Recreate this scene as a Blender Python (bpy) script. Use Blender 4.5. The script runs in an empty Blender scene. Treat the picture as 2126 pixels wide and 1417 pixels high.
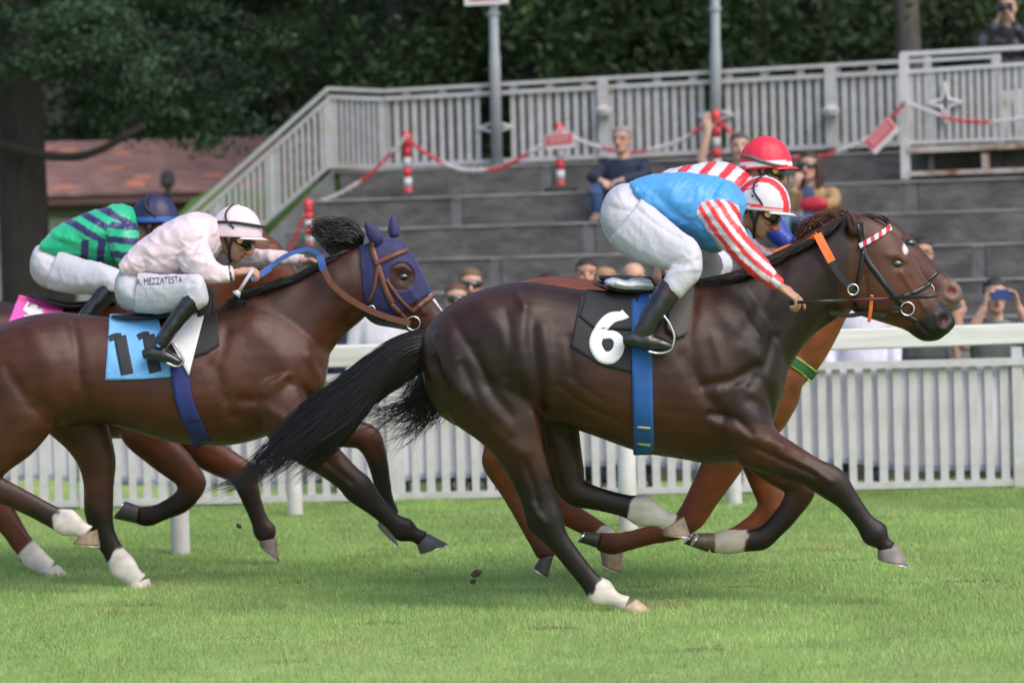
import bpy, bmesh, math, random
import numpy as np
from mathutils import Vector, Matrix
from mathutils.bvhtree import BVHTree
random.seed(7); RNG = np.random.default_rng(7)
scene = bpy.context.scene
COL = scene.collection

# ---------------------------------------------------------------- camera
FPX, CX, CY = 6900.0, 1063.0, 708.5
CAMH, CAMD, HORIZON, ROLL = 1.554, 15.0, 560.0, math.radians(1.5)
pitch = math.atan((CY-HORIZON)/FPX)
CAM = np.array([0.0, -CAMD, CAMH])
fwd = np.array([0, math.cos(pitch), -math.sin(pitch)])
rt0 = np.array([1.0, 0, 0]); up0 = np.array([0, math.sin(pitch), math.cos(pitch)])
RT = rt0*math.cos(ROLL) - up0*math.sin(ROLL)
UP = up0*math.cos(ROLL) + rt0*math.sin(ROLL)
cd = bpy.data.cameras.new('camera'); cam = bpy.data.objects.new('camera', cd); COL.objects.link(cam)
m = Matrix.Identity(4)
for i in range(3):
    m[i][0], m[i][1], m[i][2], m[i][3] = RT[i], UP[i], -fwd[i], CAM[i]
cam.matrix_world = m
cd.sensor_width = 36; cd.lens = 36*FPX/2126; cd.clip_end = 2000
cd.dof.use_dof = True; cd.dof.focus_distance = 15.2; cd.dof.aperture_fstop = 2.5
scene.camera = cam

# ---------------------------------------------------------------- light
SUN_EL, SUN_AZ = math.radians(50), math.radians(140)     # azimuth clockwise from +Y: behind the camera, to its right
world = bpy.data.worlds.new('World'); scene.world = world; world.use_nodes = True
nt = world.node_tree; bg = nt.nodes['Background']
sky = nt.nodes.new('ShaderNodeTexSky'); sky.sky_type = 'NISHITA'; sky.sun_disc = False
sky.sun_elevation = SUN_EL; sky.sun_rotation = SUN_AZ; sky.air_density = 1.0; sky.dust_density = 3.0; sky.ozone_density = 1.0
nt.links.new(sky.outputs[0], bg.inputs[0]); bg.inputs[1].default_value = 0.15
sd = bpy.data.lights.new('sun', 'SUN'); sd.energy = 1.05; sd.angle = math.radians(36); sd.color = (1.0, 0.94, 0.87)
sun = bpy.data.objects.new('sun', sd); COL.objects.link(sun)
sdir = Vector((math.sin(SUN_AZ)*math.cos(SUN_EL), math.cos(SUN_AZ)*math.cos(SUN_EL), math.sin(SUN_EL)))
sun.rotation_euler = sdir.to_track_quat('Z', 'Y').to_euler(); sun.location = (4, -20, 20)
scene.view_settings.view_transform = 'Standard'; scene.view_settings.look = 'None'
scene.view_settings.exposure = 0.74; scene.view_settings.gamma = 1.0
scene.render.engine = 'CYCLES'

# ---------------------------------------------------------------- helpers
def S(r, g, b):
    f = lambda c: (c/255/12.92) if c <= 10 else ((c/255+0.055)/1.055)**2.4
    return (f(r), f(g), f(b))
def ray(x, y):
    return fwd*FPX + RT*(x-CX) - UP*(y-CY)
def P(x, y, Y):
    d = ray(x, y); t = (Y-CAM[1])/d[1]
    return CAM + d*t
def proj(V):
    V = np.asarray(V)-CAM
    z = V@fwd
    return np.stack([CX+FPX*(V@RT)/z, CY-FPX*(V@UP)/z], -1)
def GP(x, y, z=0.0):                     # pixel ray onto a level plane
    d = ray(x, y); t = (z-CAM[2])/d[2]; return CAM+d*t
A18 = math.radians(17)
ST_U = np.array([math.cos(A18), -math.sin(A18), 0]); ST_N = np.array([math.sin(A18), math.cos(A18), 0])
ST_O = P(1300, 336, 15.0)
def SP(x, y, v):                         # pixel ray onto a plane parallel to the stand front
    d = ray(x, y); t = (np.dot(ST_O-CAM, ST_N)+v)/np.dot(d, ST_N); return CAM+d*t
def ST(u, v, z):
    p = ST_O + ST_U*u + ST_N*v; return np.array([p[0], p[1], z])

MATS = {}
def mat(name, col=(.5,.5,.5), rough=.6, attr=False, var=.12, vscale=9, bump=0., bscale=60, metal=0., spec=.5,
        sheen=0., sss=0., trans=0., stretch=(1,1,1), var2=None, var2scale=1.5, coat=0., bump2=0., b2scale=10, rvar=0.):
    if name in MATS: return MATS[name]
    M = bpy.data.materials.new(name); M.use_nodes = True; n = M.node_tree.nodes; L = M.node_tree.links
    b = n['Principled BSDF']; b.inputs['Roughness'].default_value = rough; b.inputs['Metallic'].default_value = metal
    b.inputs['Specular IOR Level'].default_value = spec
    if sheen: b.inputs['Sheen Weight'].default_value = sheen; b.inputs['Sheen Roughness'].default_value = .4
    if coat: b.inputs['Coat Weight'].default_value = coat; b.inputs['Coat Roughness'].default_value = .25
    if sss:
        b.inputs['Subsurface Weight'].default_value = sss; b.inputs['Subsurface Radius'].default_value = (.6,.25,.15); b.inputs['Subsurface Scale'].default_value = .02
    tc = n.new('ShaderNodeTexCoord'); mp = n.new('ShaderNodeMapping'); mp.inputs['Scale'].default_value = stretch
    L.new(tc.outputs['Object'], mp.inputs[0])
    if attr:
        a = n.new('ShaderNodeAttribute'); a.attribute_name = 'col'; csock = a.outputs['Color']
    else:
        a = n.new('ShaderNodeRGB'); a.outputs[0].default_value = (*col, 1); csock = a.outputs[0]
    nz = n.new('ShaderNodeTexNoise'); nz.inputs['Scale'].default_value = vscale; nz.inputs['Detail'].default_value = 6
    L.new(mp.outputs[0], nz.inputs['Vector'])
    mr = n.new('ShaderNodeMapRange'); mr.inputs[1].default_value = .25; mr.inputs[2].default_value = .75
    mr.inputs[3].default_value = 1-var; mr.inputs[4].default_value = 1+var
    L.new(nz.outputs[0], mr.inputs[0])
    mx = n.new('ShaderNodeMix'); mx.data_type = 'RGBA'; mx.blend_type = 'MULTIPLY'; mx.inputs[0].default_value = 1
    L.new(csock, mx.inputs[6]); L.new(mr.outputs[0], mx.inputs[7]); out = mx.outputs[2]
    if var2 is not None:
        nz2 = n.new('ShaderNodeTexNoise'); nz2.inputs['Scale'].default_value = var2scale; nz2.inputs['Detail'].default_value = 5; nz2.inputs['Roughness'].default_value = .65
        L.new(mp.outputs[0], nz2.inputs['Vector'])
        cr = n.new('ShaderNodeMapRange'); cr.inputs[1].default_value = .45; cr.inputs[2].default_value = .68
        L.new(nz2.outputs[0], cr.inputs[0])
        mx2 = n.new('ShaderNodeMix'); mx2.data_type = 'RGBA'; L.new(cr.outputs[0], mx2.inputs[0])
        L.new(out, mx2.inputs[6]); mx2.inputs[7].default_value = (*var2, 1); out = mx2.outputs[2]
    L.new(out, b.inputs['Base Color'])
    if bump:
        nb = n.new('ShaderNodeTexNoise'); nb.inputs['Scale'].default_value = bscale; nb.inputs['Detail'].default_value = 4
        L.new(mp.outputs[0], nb.inputs['Vector'])
        bp = n.new('ShaderNodeBump'); bp.inputs['Strength'].default_value = bump; bp.inputs['Distance'].default_value = .01
        L.new(nb.outputs[0], bp.inputs['Height']); L.new(bp.outputs[0], b.inputs['Normal'])
        if bump2:
            n3 = n.new('ShaderNodeTexNoise'); n3.inputs['Scale'].default_value = b2scale; n3.inputs['Detail'].default_value = 3; L.new(tc.outputs['Object'], n3.inputs['Vector'])
            b2 = n.new('ShaderNodeBump'); b2.inputs['Strength'].default_value = bump2; b2.inputs['Distance'].default_value = .03
            L.new(n3.outputs[0], b2.inputs['Height']); L.new(b2.outputs[0], bp.inputs['Normal'])
    if rvar:
        n4 = n.new('ShaderNodeTexNoise'); n4.inputs['Scale'].default_value = 7; n4.inputs['Detail'].default_value = 8; n4.inputs['Roughness'].default_value = .7; L.new(mp.outputs[0], n4.inputs['Vector'])
        m4 = n.new('ShaderNodeMapRange'); m4.inputs[1].default_value = .3; m4.inputs[2].default_value = .7; m4.inputs[3].default_value = rough-rvar; m4.inputs[4].default_value = rough+rvar
        L.new(n4.outputs[0], m4.inputs[0]); L.new(m4.outputs[0], b.inputs['Roughness'])
    if trans:
        tr = n.new('ShaderNodeBsdfTranslucent'); L.new(out, tr.inputs[0])
        ms = n.new('ShaderNodeMixShader'); ms.inputs[0].default_value = trans
        L.new(b.outputs[0], ms.inputs[1]); L.new(tr.outputs[0], ms.inputs[2])
        L.new(ms.outputs[0], n['Material Output'].inputs[0])
    MATS[name] = M
    return M

BASE = {}
def tag(o, label=None, cat=None, group=None, kind=None):
    if label: o['label'] = label
    if cat: o['category'] = cat
    if group: o['group'] = group
    if kind: o['kind'] = kind
    return o
def thing(name, loc, label, cat, group=None, kind=None):
    o = bpy.data.objects.new(name, None); COL.objects.link(o); o.location = Vector(loc); o.empty_display_size = .2
    BASE[o] = np.array(loc, float)
    return tag(o, label, cat, group, kind)
def mesh_from(name, V, F, smooth=True, col=None):
    me = bpy.data.meshes.new(name)
    V = np.asarray(V, np.float32)
    if isinstance(F, np.ndarray) and F.ndim == 2:
        k = F.shape[1]; nf = len(F)
        me.vertices.add(len(V)); me.vertices.foreach_set('co', V.ravel())
        me.loops.add(nf*k); me.loops.foreach_set('vertex_index', F.astype(np.int32).ravel())
        me.polygons.add(nf); me.polygons.foreach_set('loop_start', np.arange(0, nf*k, k, dtype=np.int32))
        me.polygons.foreach_set('loop_total', np.full(nf, k, np.int32))
        me.update(calc_edges=True); me.validate()
    else:
        me.from_pydata([tuple(map(float, v)) for v in V], [], [tuple(int(i) for i in f) for f in F]); me.update()
    if smooth: me.polygons.foreach_set('use_smooth', [True]*len(me.polygons))
    if col is not None:
        a = me.color_attributes.new('col', 'FLOAT_COLOR', 'POINT')
        c = np.ones((len(V), 4), np.float32); c[:, :3] = col; a.data.foreach_set('color', c.ravel())
    return me
def link(name, V, F, material, parent=None, smooth=True, col=None, loc=None, kind=None, label=None):
    V = np.asarray(V, float)
    if parent is not None: base = BASE[parent]
    else: base = np.array(loc, float) if loc is not None else np.array([V[:,0].mean(), V[:,1].mean(), V[:,2].min()])
    me = mesh_from(name, V-base, F, smooth, col)
    me.materials.append(material)
    o = bpy.data.objects.new(name, me); COL.objects.link(o); BASE[o] = base
    if parent is not None: o.parent = parent
    else: o.location = Vector(base)
    if kind: o['kind'] = kind
    if label: o['label'] = label
    return o
def inst(name, me, parent, loc, rot=(0,0,0), scale=(1,1,1)):
    o = bpy.data.objects.new(name, me); COL.objects.link(o); o.parent = parent
    o.location = Vector(np.asarray(loc, float)-BASE[parent]); o.rotation_euler = rot; o.scale = scale
    BASE[o] = np.asarray(loc, float)
    return o
def box_vf(c, e1, e2, e3):               # half-axis vectors
    c, e1, e2, e3 = [np.asarray(a, float) for a in (c, e1, e2, e3)]
    V = [c+sx*e1+sy*e2+sz*e3 for sx in (-1,1) for sy in (-1,1) for sz in (-1,1)]
    F = [(0,1,3,2),(4,6,7,5),(0,4,5,1),(2,3,7,6),(0,2,6,4),(1,5,7,3)]
    return V, F
class MB:
    def __init__(s): s.V = []; s.F = []; s.C = []
    def add(s, V, F, col=None):
        o = len(s.V); s.V += [np.asarray(v, float) for v in V]; s.F += [tuple(i+o for i in f) for f in F]
        s.C += [col if col is not None else (1,1,1)]*len(V); return s
    def box(s, c, e1, e2, e3, col=None): return s.add(*box_vf(c, e1, e2, e3), col)
    def bbox(s, lo, hi, col=None):
        lo, hi = np.array(lo, float), np.array(hi, float); h = (hi-lo)/2
        return s.box((lo+hi)/2, (h[0],0,0), (0,h[1],0), (0,0,h[2]), col)
    def bar(s, a, b, w, h, up=(0,0,1), col=None):
        a, b = np.asarray(a, float), np.asarray(b, float); d = b-a; t = d/np.linalg.norm(d)
        x = np.cross(t, up); x /= np.linalg.norm(x); y = np.cross(x, t)
        return s.box((a+b)/2, d/2, x*w/2, y*h/2, col)
    def tube(s, pts, r, n=8, col=None, cap=True, ry=None, ref=(0,1,0)):
        V, F = tube_vf(pts, r, n, ry, ref, cap); return s.add(V, F, col)
    def build(s, name, material, parent=None, smooth=False, attr=False, **k):
        return link(name, np.array(s.V), s.F, material, parent, smooth, np.array(s.C) if attr else None, **k)
def frames(pts, ref):
    pts = np.asarray(pts, float); t = np.gradient(pts, axis=0); t /= np.linalg.norm(t, axis=1)[:, None]+1e-9
    ref = np.asarray(ref, float); e1 = ref - (t@ref)[:, None]*t
    ln = np.linalg.norm(e1, axis=1)
    alt = np.array([.3,.1,1.0]); e1[ln < .05] = (alt-(t@alt)[:, None]*t)[ln < .05]
    e1 /= np.linalg.norm(e1, axis=1)[:, None]; e2 = np.cross(t, e1)
    return t, e1, e2
def tube_vf(pts, r, n=8, ry=None, ref=(0,1,0), cap=True):
    pts = np.asarray(pts, float); k = len(pts); r = np.broadcast_to(np.asarray(r, float), (k,)); ry = r if ry is None else np.broadcast_to(np.asarray(ry, float), (k,))
    t, e1, e2 = frames(pts, ref); a = np.arange(n)*2*math.pi/n
    V = (pts[:, None]+e1[:, None]*(np.cos(a)[None, :, None]*r[:, None, None])+e2[:, None]*(np.sin(a)[None, :, None]*ry[:, None, None])).reshape(-1, 3)
    F = [(i*n+j, i*n+(j+1)%n, (i+1)*n+(j+1)%n, (i+1)*n+j) for i in range(k-1) for j in range(n)]
    V = list(V)
    if cap:
        V += [pts[0], pts[-1]]; c0, c1 = k*n, k*n+1
        F += [(c0, (j+1)%n, j) for j in range(n)]+[(c1, (k-1)*n+j, (k-1)*n+(j+1)%n) for j in range(n)]
    return V, F
def catmull(A, sub=4):
    A = np.asarray(A, float); n = len(A)
    if n < 3: 
        t = np.linspace(0, 1, sub+1)[:, None]; return A[0]*(1-t)+A[-1]*t
    out = []
    for i in range(n-1):
        p0, p1, p2, p3 = A[max(i-1,0)], A[i], A[i+1], A[min(i+2,n-1)]
        for j in range(sub):
            t = j/sub
            out.append(.5*((2*p1)+(-p0+p2)*t+(2*p0-5*p1+4*p2-p3)*t*t+(-p0+3*p1-3*p2+p3)*t**3))
    out.append(A[-1]); return np.array(out)
def remesh(V, F, voxel):
    me = bpy.data.meshes.new('tmp'); me.from_pydata([tuple(map(float, v)) for v in V], [], F); me.update()
    ob = bpy.data.objects.new('tmp', me); COL.objects.link(ob)
    md = ob.modifiers.new('r', 'REMESH'); md.mode = 'VOXEL'; md.voxel_size = voxel; md.adaptivity = 0
    dg = bpy.context.evaluated_depsgraph_get(); ev = ob.evaluated_get(dg); em = ev.to_mesh()
    nv = np.empty(len(em.vertices)*3, np.float32); em.vertices.foreach_get('co', nv)
    nl = np.empty(len(em.loops), np.int32); em.loops.foreach_get('vertex_index', nl)
    lt = np.empty(len(em.polygons), np.int32); em.polygons.foreach_get('loop_total', lt)
    ls = np.empty(len(em.polygons), np.int32); em.polygons.foreach_get('loop_start', ls)
    q = nl[ls[lt == 4][:, None]+np.arange(4)]
    ev.to_mesh_clear(); bpy.data.objects.remove(ob); bpy.data.meshes.remove(me)
    return nv.reshape(-1, 3).astype(float), q
def lap_smooth(V, Q, it, lam=.5, mu=None):
    e = np.concatenate([Q[:, [0,1]], Q[:, [1,2]], Q[:, [2,3]], Q[:, [3,0]]]); n = len(V)
    i = np.concatenate([e[:,0], e[:,1]]); j = np.concatenate([e[:,1], e[:,0]])
    deg = np.maximum(np.bincount(i, minlength=n), 1)[:, None]
    for k in range(it):
        for l in ((lam,) if mu is None else (lam, mu)):
            avg = np.stack([np.bincount(i, weights=V[j, a], minlength=n) for a in range(3)], 1)/deg
            V = V+l*(avg-V)
    return V
def normals(V, Q):
    n = np.cross(V[Q[:,2]]-V[Q[:,0]], V[Q[:,3]]-V[Q[:,1]]); N = np.zeros_like(V)
    for a in range(4):
        for c in range(3): N[:, c] += np.bincount(Q[:, a], weights=n[:, c], minlength=len(V))
    return N/(np.linalg.norm(N, axis=1)[:, None]+1e-12)
def poly_dist(p, pts):
    p = np.asarray(p, float); pts = np.asarray(pts, float); best = np.full(len(p), 1e9)
    for a, b in zip(pts[:-1], pts[1:]):
        d = b-a; t = np.clip(((p-a)@d)/(d@d+1e-9), 0, 1); best = np.minimum(best, np.linalg.norm(p-(a+t[:, None]*d), axis=1))
    return best
def signed_off(p, pts):                  # nearest offset across a polyline and arclength along it
    pts = np.asarray(pts, float); best = np.full(len(p), 1e9); s = np.zeros(len(p)); al = np.zeros(len(p)); acc = 0
    for a, b in zip(pts[:-1], pts[1:]):
        d = b-a; ln = np.linalg.norm(d); tt = ((p-a)@d)/(ln*ln); t = np.clip(tt, 0, 1); r = p-(a+t[:, None]*d); dist = np.linalg.norm(r, axis=1)
        u = dist < best; best[u] = dist[u]; s[u] = ((d[0]*r[:,1]-d[1]*r[:,0])/ln)[u]; al[u] = (acc+t*ln)[u]; acc += ln
    return s, al
def inpoly(p, poly):
    p = np.asarray(p, float); poly = np.asarray(poly, float); c = np.zeros(len(p), bool); n = len(poly)
    for i in range(n):
        a, b = poly[i], poly[i-1]
        k = ((a[1] > p[:,1]) != (b[1] > p[:,1])) & (p[:,0] < (b[0]-a[0])*(p[:,1]-a[1])/(b[1]-a[1]+1e-12)+a[0]); c ^= k
    return c
def vnoise(p, s, seed=0):                # cheap smooth pseudo noise
    p = np.asarray(p)*s; r = np.random.default_rng(seed); o = 0
    for k in range(5):
        w = r.normal(size=p.shape[1])*(1+.5*k); o = o+np.sin(p@w+r.uniform(0, 6.28))/(1+.3*k)
    return o/2.6

class Sculpt:
    def __init__(s, Y0=0.): s.V = []; s.F = []; s.Y0 = Y0
    def rings(s, R):
        n = len(R[0]); o = len(s.V); k = len(R)
        for r in R: s.V += list(r)
        s.V += [R[0].mean(0), R[-1].mean(0)]
        for i in range(k-1):
            for j in range(n): s.F.append((o+i*n+j, o+i*n+(j+1)%n, o+(i+1)*n+(j+1)%n, o+(i+1)*n+j))
        c0, c1 = o+k*n, o+k*n+1
        for j in range(n): s.F.append((c0, o+(j+1)%n, o+j)); s.F.append((c1, o+(k-1)*n+j, o+(k-1)*n+(j+1)%n))
    def slab(s, secs, n=28, sub=4, exp=2.0):
        # (ax,ay,bx,by,halfwidth,lateral,egg)
        A = catmull([list(c)+[0]*(7-len(c)) for c in secs], sub); R = []
        t = np.arange(n)*2*math.pi/n; ct, st = np.cos(t), np.sin(t)
        f = lambda v: np.sign(v)*np.abs(v)**(2/exp)
        for ax, ay, bx, by, w, lat, egg in A:
            w = max(w, .003)
            a, b = P(ax, ay, s.Y0+lat), P(bx, by, s.Y0+lat); c = (a+b)/2; e = (a-b)/2
            R.append(c+np.outer(f(ct), e)+np.outer(f(st)*w*(1-egg*ct), (0,1,0)))
        s.rings(R)
    def chain(s, pts, n=20, sub=4):
        # (x,y,r px,halfwidth m,lateral)
        A = np.asarray(pts, float); t = np.gradient(A[:, :2], axis=0); t /= np.linalg.norm(t, axis=1)[:, None]
        nn = np.stack([-t[:,1], t[:,0]], 1)
        s.slab([(x+r*u, y+r*v, x-r*u, y-r*v, w, lat) for (x,y,r,w,lat), (u,v) in zip(A, nn)], n, sub)
    def tube(s, pts, r, ry=None, ref=(0,1,0), n=16, sub=4):
        k = len(pts); r = np.broadcast_to(np.asarray(r, float), (k,)); ry = r if ry is None else np.broadcast_to(np.asarray(ry, float), (k,))
        A = catmull(np.column_stack([np.asarray(pts, float), r, ry]), sub)
        tt, e1, e2 = frames(A[:, :3], ref); a = np.arange(n)*2*math.pi/n
        s.rings([A[i,:3]+np.outer(np.cos(a)*max(A[i,3],.002), e1[i])+np.outer(np.sin(a)*max(A[i,4],.002), e2[i]) for i in range(len(A))])
    def ball(s, c, rad, M=None, n=14):
        c = np.asarray(c, float); R = []
        for ph in np.linspace(-1.5, 1.5, 9):
            a = np.arange(n)*2*math.pi/n
            v = np.stack([np.cos(a)*math.cos(ph)*rad[0], np.sin(a)*math.cos(ph)*rad[1], np.full(n, math.sin(ph)*rad[2])], 1)
            R.append((v@np.asarray(M).T if M is not None else v)+c)
        s.rings(R)
    def finish(s, voxel=.008, lap=5, strokes=(), wrinkle=0., wscale=20, fold=0., fdir=(1,1,1)):
        V, Q = remesh(s.V, s.F, voxel); V = lap_smooth(V, Q, lap)
        N = normals(V, Q); px = proj(V)
        D = np.zeros(len(V))
        for st in strokes:
            pts, w, amp = st[:3]; g = np.exp(-(poly_dist(px, pts)/w)**2)
            D += 1.05*amp*g*np.clip(-N[:,1]*1.6, 0, 1)
        if wrinkle: D += wrinkle*vnoise(V*np.array([1,1.,.6]), wscale, 3)
        if fold:                         # ridged creases of thin cloth
            for sc, am, sd_ in ((9, 1, 31), (15, .6, 32), (24, .35, 33)): D += fold*am*np.clip(1-2.4*np.abs(vnoise(V*np.array(fdir), sc, sd_)), 0, 1)**1.5
        V = V+N*D[:, None]
        if len(strokes) or wrinkle: V = lap_smooth(V, Q, 1, .4)
        return V, Q, normals(V, Q), px
def bvh_of(V, Q): return BVHTree.FromPolygons([tuple(v) for v in V], [tuple(int(i) for i in q) for q in Q])
def cast(bvhs, x, y, off, far=False, Y0=0.):
    if not far:
        d = ray(x, y); d = d/np.linalg.norm(d); best = None
        for b in bvhs:
            h = b.ray_cast(Vector(CAM), Vector(d))
            if h[0] is not None and (best is None or h[3] < best): best = h[3]
        return None if best is None else CAM+d*(best-off)
    p = P(x, y, Y0); best = None
    for b in bvhs:
        h = b.ray_cast(Vector((p[0], Y0+1.2, p[2])), Vector((0,-1,0)))
        if h[0] is not None and (best is None or h[3] < best): best = h[3]
    return None if best is None else np.array([p[0], Y0+1.2-best+off, p[2]])
def drape(name, top, bot, nu, nv, bvhs, material, parent, off=.006, thick=.004, far=False, Y0=0., smooth=2, col=None, keep=None):
    """grid between two pixel polylines laid on what is below it"""
    def res(pl, n):
        pl = np.asarray(pl, float); d = np.r_[0, np.cumsum(np.linalg.norm(np.diff(pl, axis=0), axis=1))]; t = np.linspace(0, d[-1], n)
        return np.stack([np.interp(t, d, pl[:,0]), np.interp(t, d, pl[:,1])], 1)
    T, B = res(top, nu), res(bot, nu); G = np.full((nv, nu, 3), np.nan)
    for j in range(nv):
        for i in range(nu):
            p = T[i]*(1-j/(nv-1))+B[i]*(j/(nv-1)); h = cast(bvhs, p[0], p[1], off, far, Y0)
            if h is not None: G[j, i] = h
    for _ in range(60):                  # fill misses from neighbours
        bad = np.isnan(G[..., 0])
        if not bad.any() or bad.all(): break
        for j, i in zip(*np.where(bad)):
            nb = [G[a, b] for a, b in ((j-1,i),(j+1,i),(j,i-1),(j,i+1)) if 0 <= a < nv and 0 <= b < nu and not np.isnan(G[a,b,0])]
            if nb:
                p = T[i]*(1-j/(nv-1))+B[i]*(j/(nv-1)); Yv = np.mean([q[1] for q in nb]); G[j, i] = P(p[0], p[1], Yv if not far else Y0); G[j, i][1] = Yv
    for _ in range(smooth):
        H = G.copy(); H[1:-1] = (G[:-2]+2*G[1:-1]+G[2:])/4; H[:, 1:-1] = (H[:, :-2]+2*H[:, 1:-1]+H[:, 2:])/4
        G[..., 1] = np.minimum(H[..., 1], G[..., 1]) if not far else np.maximum(H[..., 1], G[..., 1])
    V = G.reshape(-1, 3)
    F = [(j*nu+i, j*nu+i+1, (j+1)*nu+i+1, (j+1)*nu+i) for j in range(nv-1) for i in range(nu-1)]
    if not far: F = [f[::-1] for f in F]
    o = link(name, V, F, material, parent, True, None if col is None else col(proj(V)))
    md = o.modifiers.new('t', 'SOLIDIFY'); md.thickness = thick; md.offset = -1
    return o, bvh_of(V, F)
def ribbon(name, path, hw, bvhs, material, parent, n=24, nv=3, **k):
    A = catmull(path, 8); d = np.r_[0, np.cumsum(np.linalg.norm(np.diff(A[:, :2], axis=0), axis=1))]; t = np.linspace(0, d[-1], n)
    C = np.stack([np.interp(t, d, A[:,0]), np.interp(t, d, A[:,1])], 1)
    h = np.interp(t, d, A[:,2])[:, None] if A.shape[1] > 2 else hw
    tt = np.gradient(C, axis=0); tt /= np.linalg.norm(tt, axis=1)[:, None]; nn = np.stack([tt[:,1], -tt[:,0]], 1)
    return drape(name, C+nn*h, C-nn*h, n, nv, bvhs, material, parent, **k)
def strap(name, pts, hw, th, material, parent, Y0, sub=5, col=None):
    """free ribbon through (x,y,lateral) pixels, standing on edge"""
    A = catmull([P(x, y, Y0+l) for x, y, l in pts], sub); t, e1, e2 = frames(A, (0,1,0))
    R = [np.array([a+e1i*th+e2i*hw, a-e1i*th+e2i*hw, a-e1i*th-e2i*hw, a+e1i*th-e2i*hw]) for a, e1i, e2i in zip(A, e1, e2)]
    s = Sculpt(); s.rings(R)
    return link(name, s.V, s.F, material, parent, False)
def shell(name, V, Q, N, mask, off, material, parent, col=None, thick=.003, sm=6):
    q = Q[mask[Q].all(1)]; u, inv = np.unique(q, return_inverse=True); q2 = inv.reshape(q.shape); W = V[u]+N[u]*off
    e = np.sort(np.concatenate([q2[:, [0,1]], q2[:, [1,2]], q2[:, [2,3]], q2[:, [3,0]]]), 1); ue, c = np.unique(e, axis=0, return_counts=True); be = ue[c == 1]
    bi = np.concatenate([be[:,0], be[:,1]]); bj = np.concatenate([be[:,1], be[:,0]]); dg = np.bincount(bi, minlength=len(W)); b = dg > 0
    for _ in range(sm):
        av = np.stack([np.bincount(bi, weights=W[bj, a], minlength=len(W)) for a in range(3)], 1)/np.maximum(dg, 1)[:, None]; W[b] = .4*W[b]+.6*av[b]
    o = link(name, W, q2, material, parent, True, None if col is None else col[u])
    md = o.modifiers.new('t', 'SOLIDIFY'); md.thickness = thick; md.offset = -1
    return o, bvh_of(W, q2)
def strands(name, guides, count, width, jit, material, parent, Y0, seg=16, seed=1, curl=.0, tipvar=.25, spread=0.):
    """hair: thin three-sided strands interpolated between guide curves of (x,y,lateral)"""
    r = np.random.default_rng(seed); G = [catmull([P(x, y, Y0+l) for x, y, l in g], 6) for g in guides]
    def rs(A, n):
        d = np.r_[0, np.cumsum(np.linalg.norm(np.diff(A, axis=0), axis=1))]; t = np.linspace(0, d[-1], n); return np.stack([np.interp(t, d, A[:,k]) for k in range(3)], 1)
    G = np.array([rs(g, seg) for g in G]); V = []; F = []; tt = np.linspace(0, 1, seg)
    for c in range(count):
        k = r.uniform(0, len(G)-1.001); i = int(k); u = k-i; A = G[i]*(1-u)+G[i+1]*u
        L = 1-r.uniform(0, tipvar); A = rs(A[:max(3, int(seg*L)+1)], seg)
        o = r.normal(size=3)*jit; ph = r.uniform(0, 6.28, 3); fr = r.uniform(2, 5)
        A = A+np.outer(tt*.8+.2, o)+np.outer(tt**2.2, r.normal(size=3)*spread)+curl*np.outer(tt, np.ones(3))*np.sin(fr*tt[:, None]*3+ph)
        w = width*r.uniform(.6, 1.3)*(1-tt**3*.85)
        t, e1, e2 = frames(A, (.2,1,.1)); b = len(V)
        for a, x, y, ww in zip(A, e1, e2, w):
            V += [a+x*ww, a-x*ww*.5+y*ww*.87, a-x*ww*.5-y*ww*.87]
        F += [(b+3*s_+j, b+3*s_+(j+1)%3, b+3*s_+3+(j+1)%3, b+3*s_+3+j) for s_ in range(seg-1) for j in range(3)]
    return link(name, np.array(V), np.array(F), material, parent, True)
# ================================================================ SETTING
M_turf = mat('turf', (.26,.37,.10), .9, var=.3, vscale=3, bump=.6, bscale=120, var2=(.24,.28,.10), var2scale=.8)
M_blade = mat('grass_blade', attr=True, rough=.55, var=.12, vscale=2, spec=.3, trans=.35)
M_white = mat('weathered_white_paint', (.52,.52,.535), .5, var=.1, vscale=14, var2=(.44,.43,.40), var2scale=5, bump=.1, bscale=40)
M_whiteold = mat('old_white_paint', (.42,.42,.445), .6, var=.14, vscale=11, var2=(.39,.36,.32), var2scale=6)
M_rail = mat('rail_plank_paint', (.54,.55,.54), .6, var=.12, vscale=7, stretch=(.25,1,6), var2=(.42,.44,.40), var2scale=2.5, bump=.15, bscale=25)
M_conc = mat('dark_weathered_concrete', (.115,.112,.108), .9, var=.45, vscale=6, stretch=(.8,.8,1.8), var2=(.062,.060,.058), var2scale=3.2, bump=.9, bscale=22)
M_conc_l = mat('pale_concrete', (.20,.20,.205), .9, var=.2, vscale=7, var2=(.12,.12,.12), var2scale=2.4, bump=.2, bscale=40)
M_edge = mat('pale_step_edge', (.26,.255,.245), .9, var=.5, vscale=3, bump=.3)  # paler than the risers, for the thin strip along each step's top edge
M_joint = mat('joint_mortar', (.135,.135,.14), .9, var=.25, vscale=12, bump=.2)
M_rust = mat('rusty_painted_steel', (.44,.41,.38), .7, var=.2, vscale=10, var2=(.20,.085,.035), var2scale=5, bump=.1)
M_grey = mat('galvanised_steel', (.30,.32,.35), .5, var=.1, vscale=5, metal=.2)
M_red = mat('red_plastic', (.52,.035,.045), .5, var=.15); M_redwhite = mat('red_and_white_plastic', attr=True, rough=.5, var=.12)
M_black = mat('black_rubber', (.03,.03,.035), .7)
M_bark = mat('dark_bark', (.020,.017,.015), .95, var=.4, vscale=8, stretch=(3,3,.6), bump=.8, bscale=14)
M_bark2 = mat('grey_bark', (.085,.075,.07), .95, var=.35, vscale=7, stretch=(3,3,.7), bump=.7, bscale=14)
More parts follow.
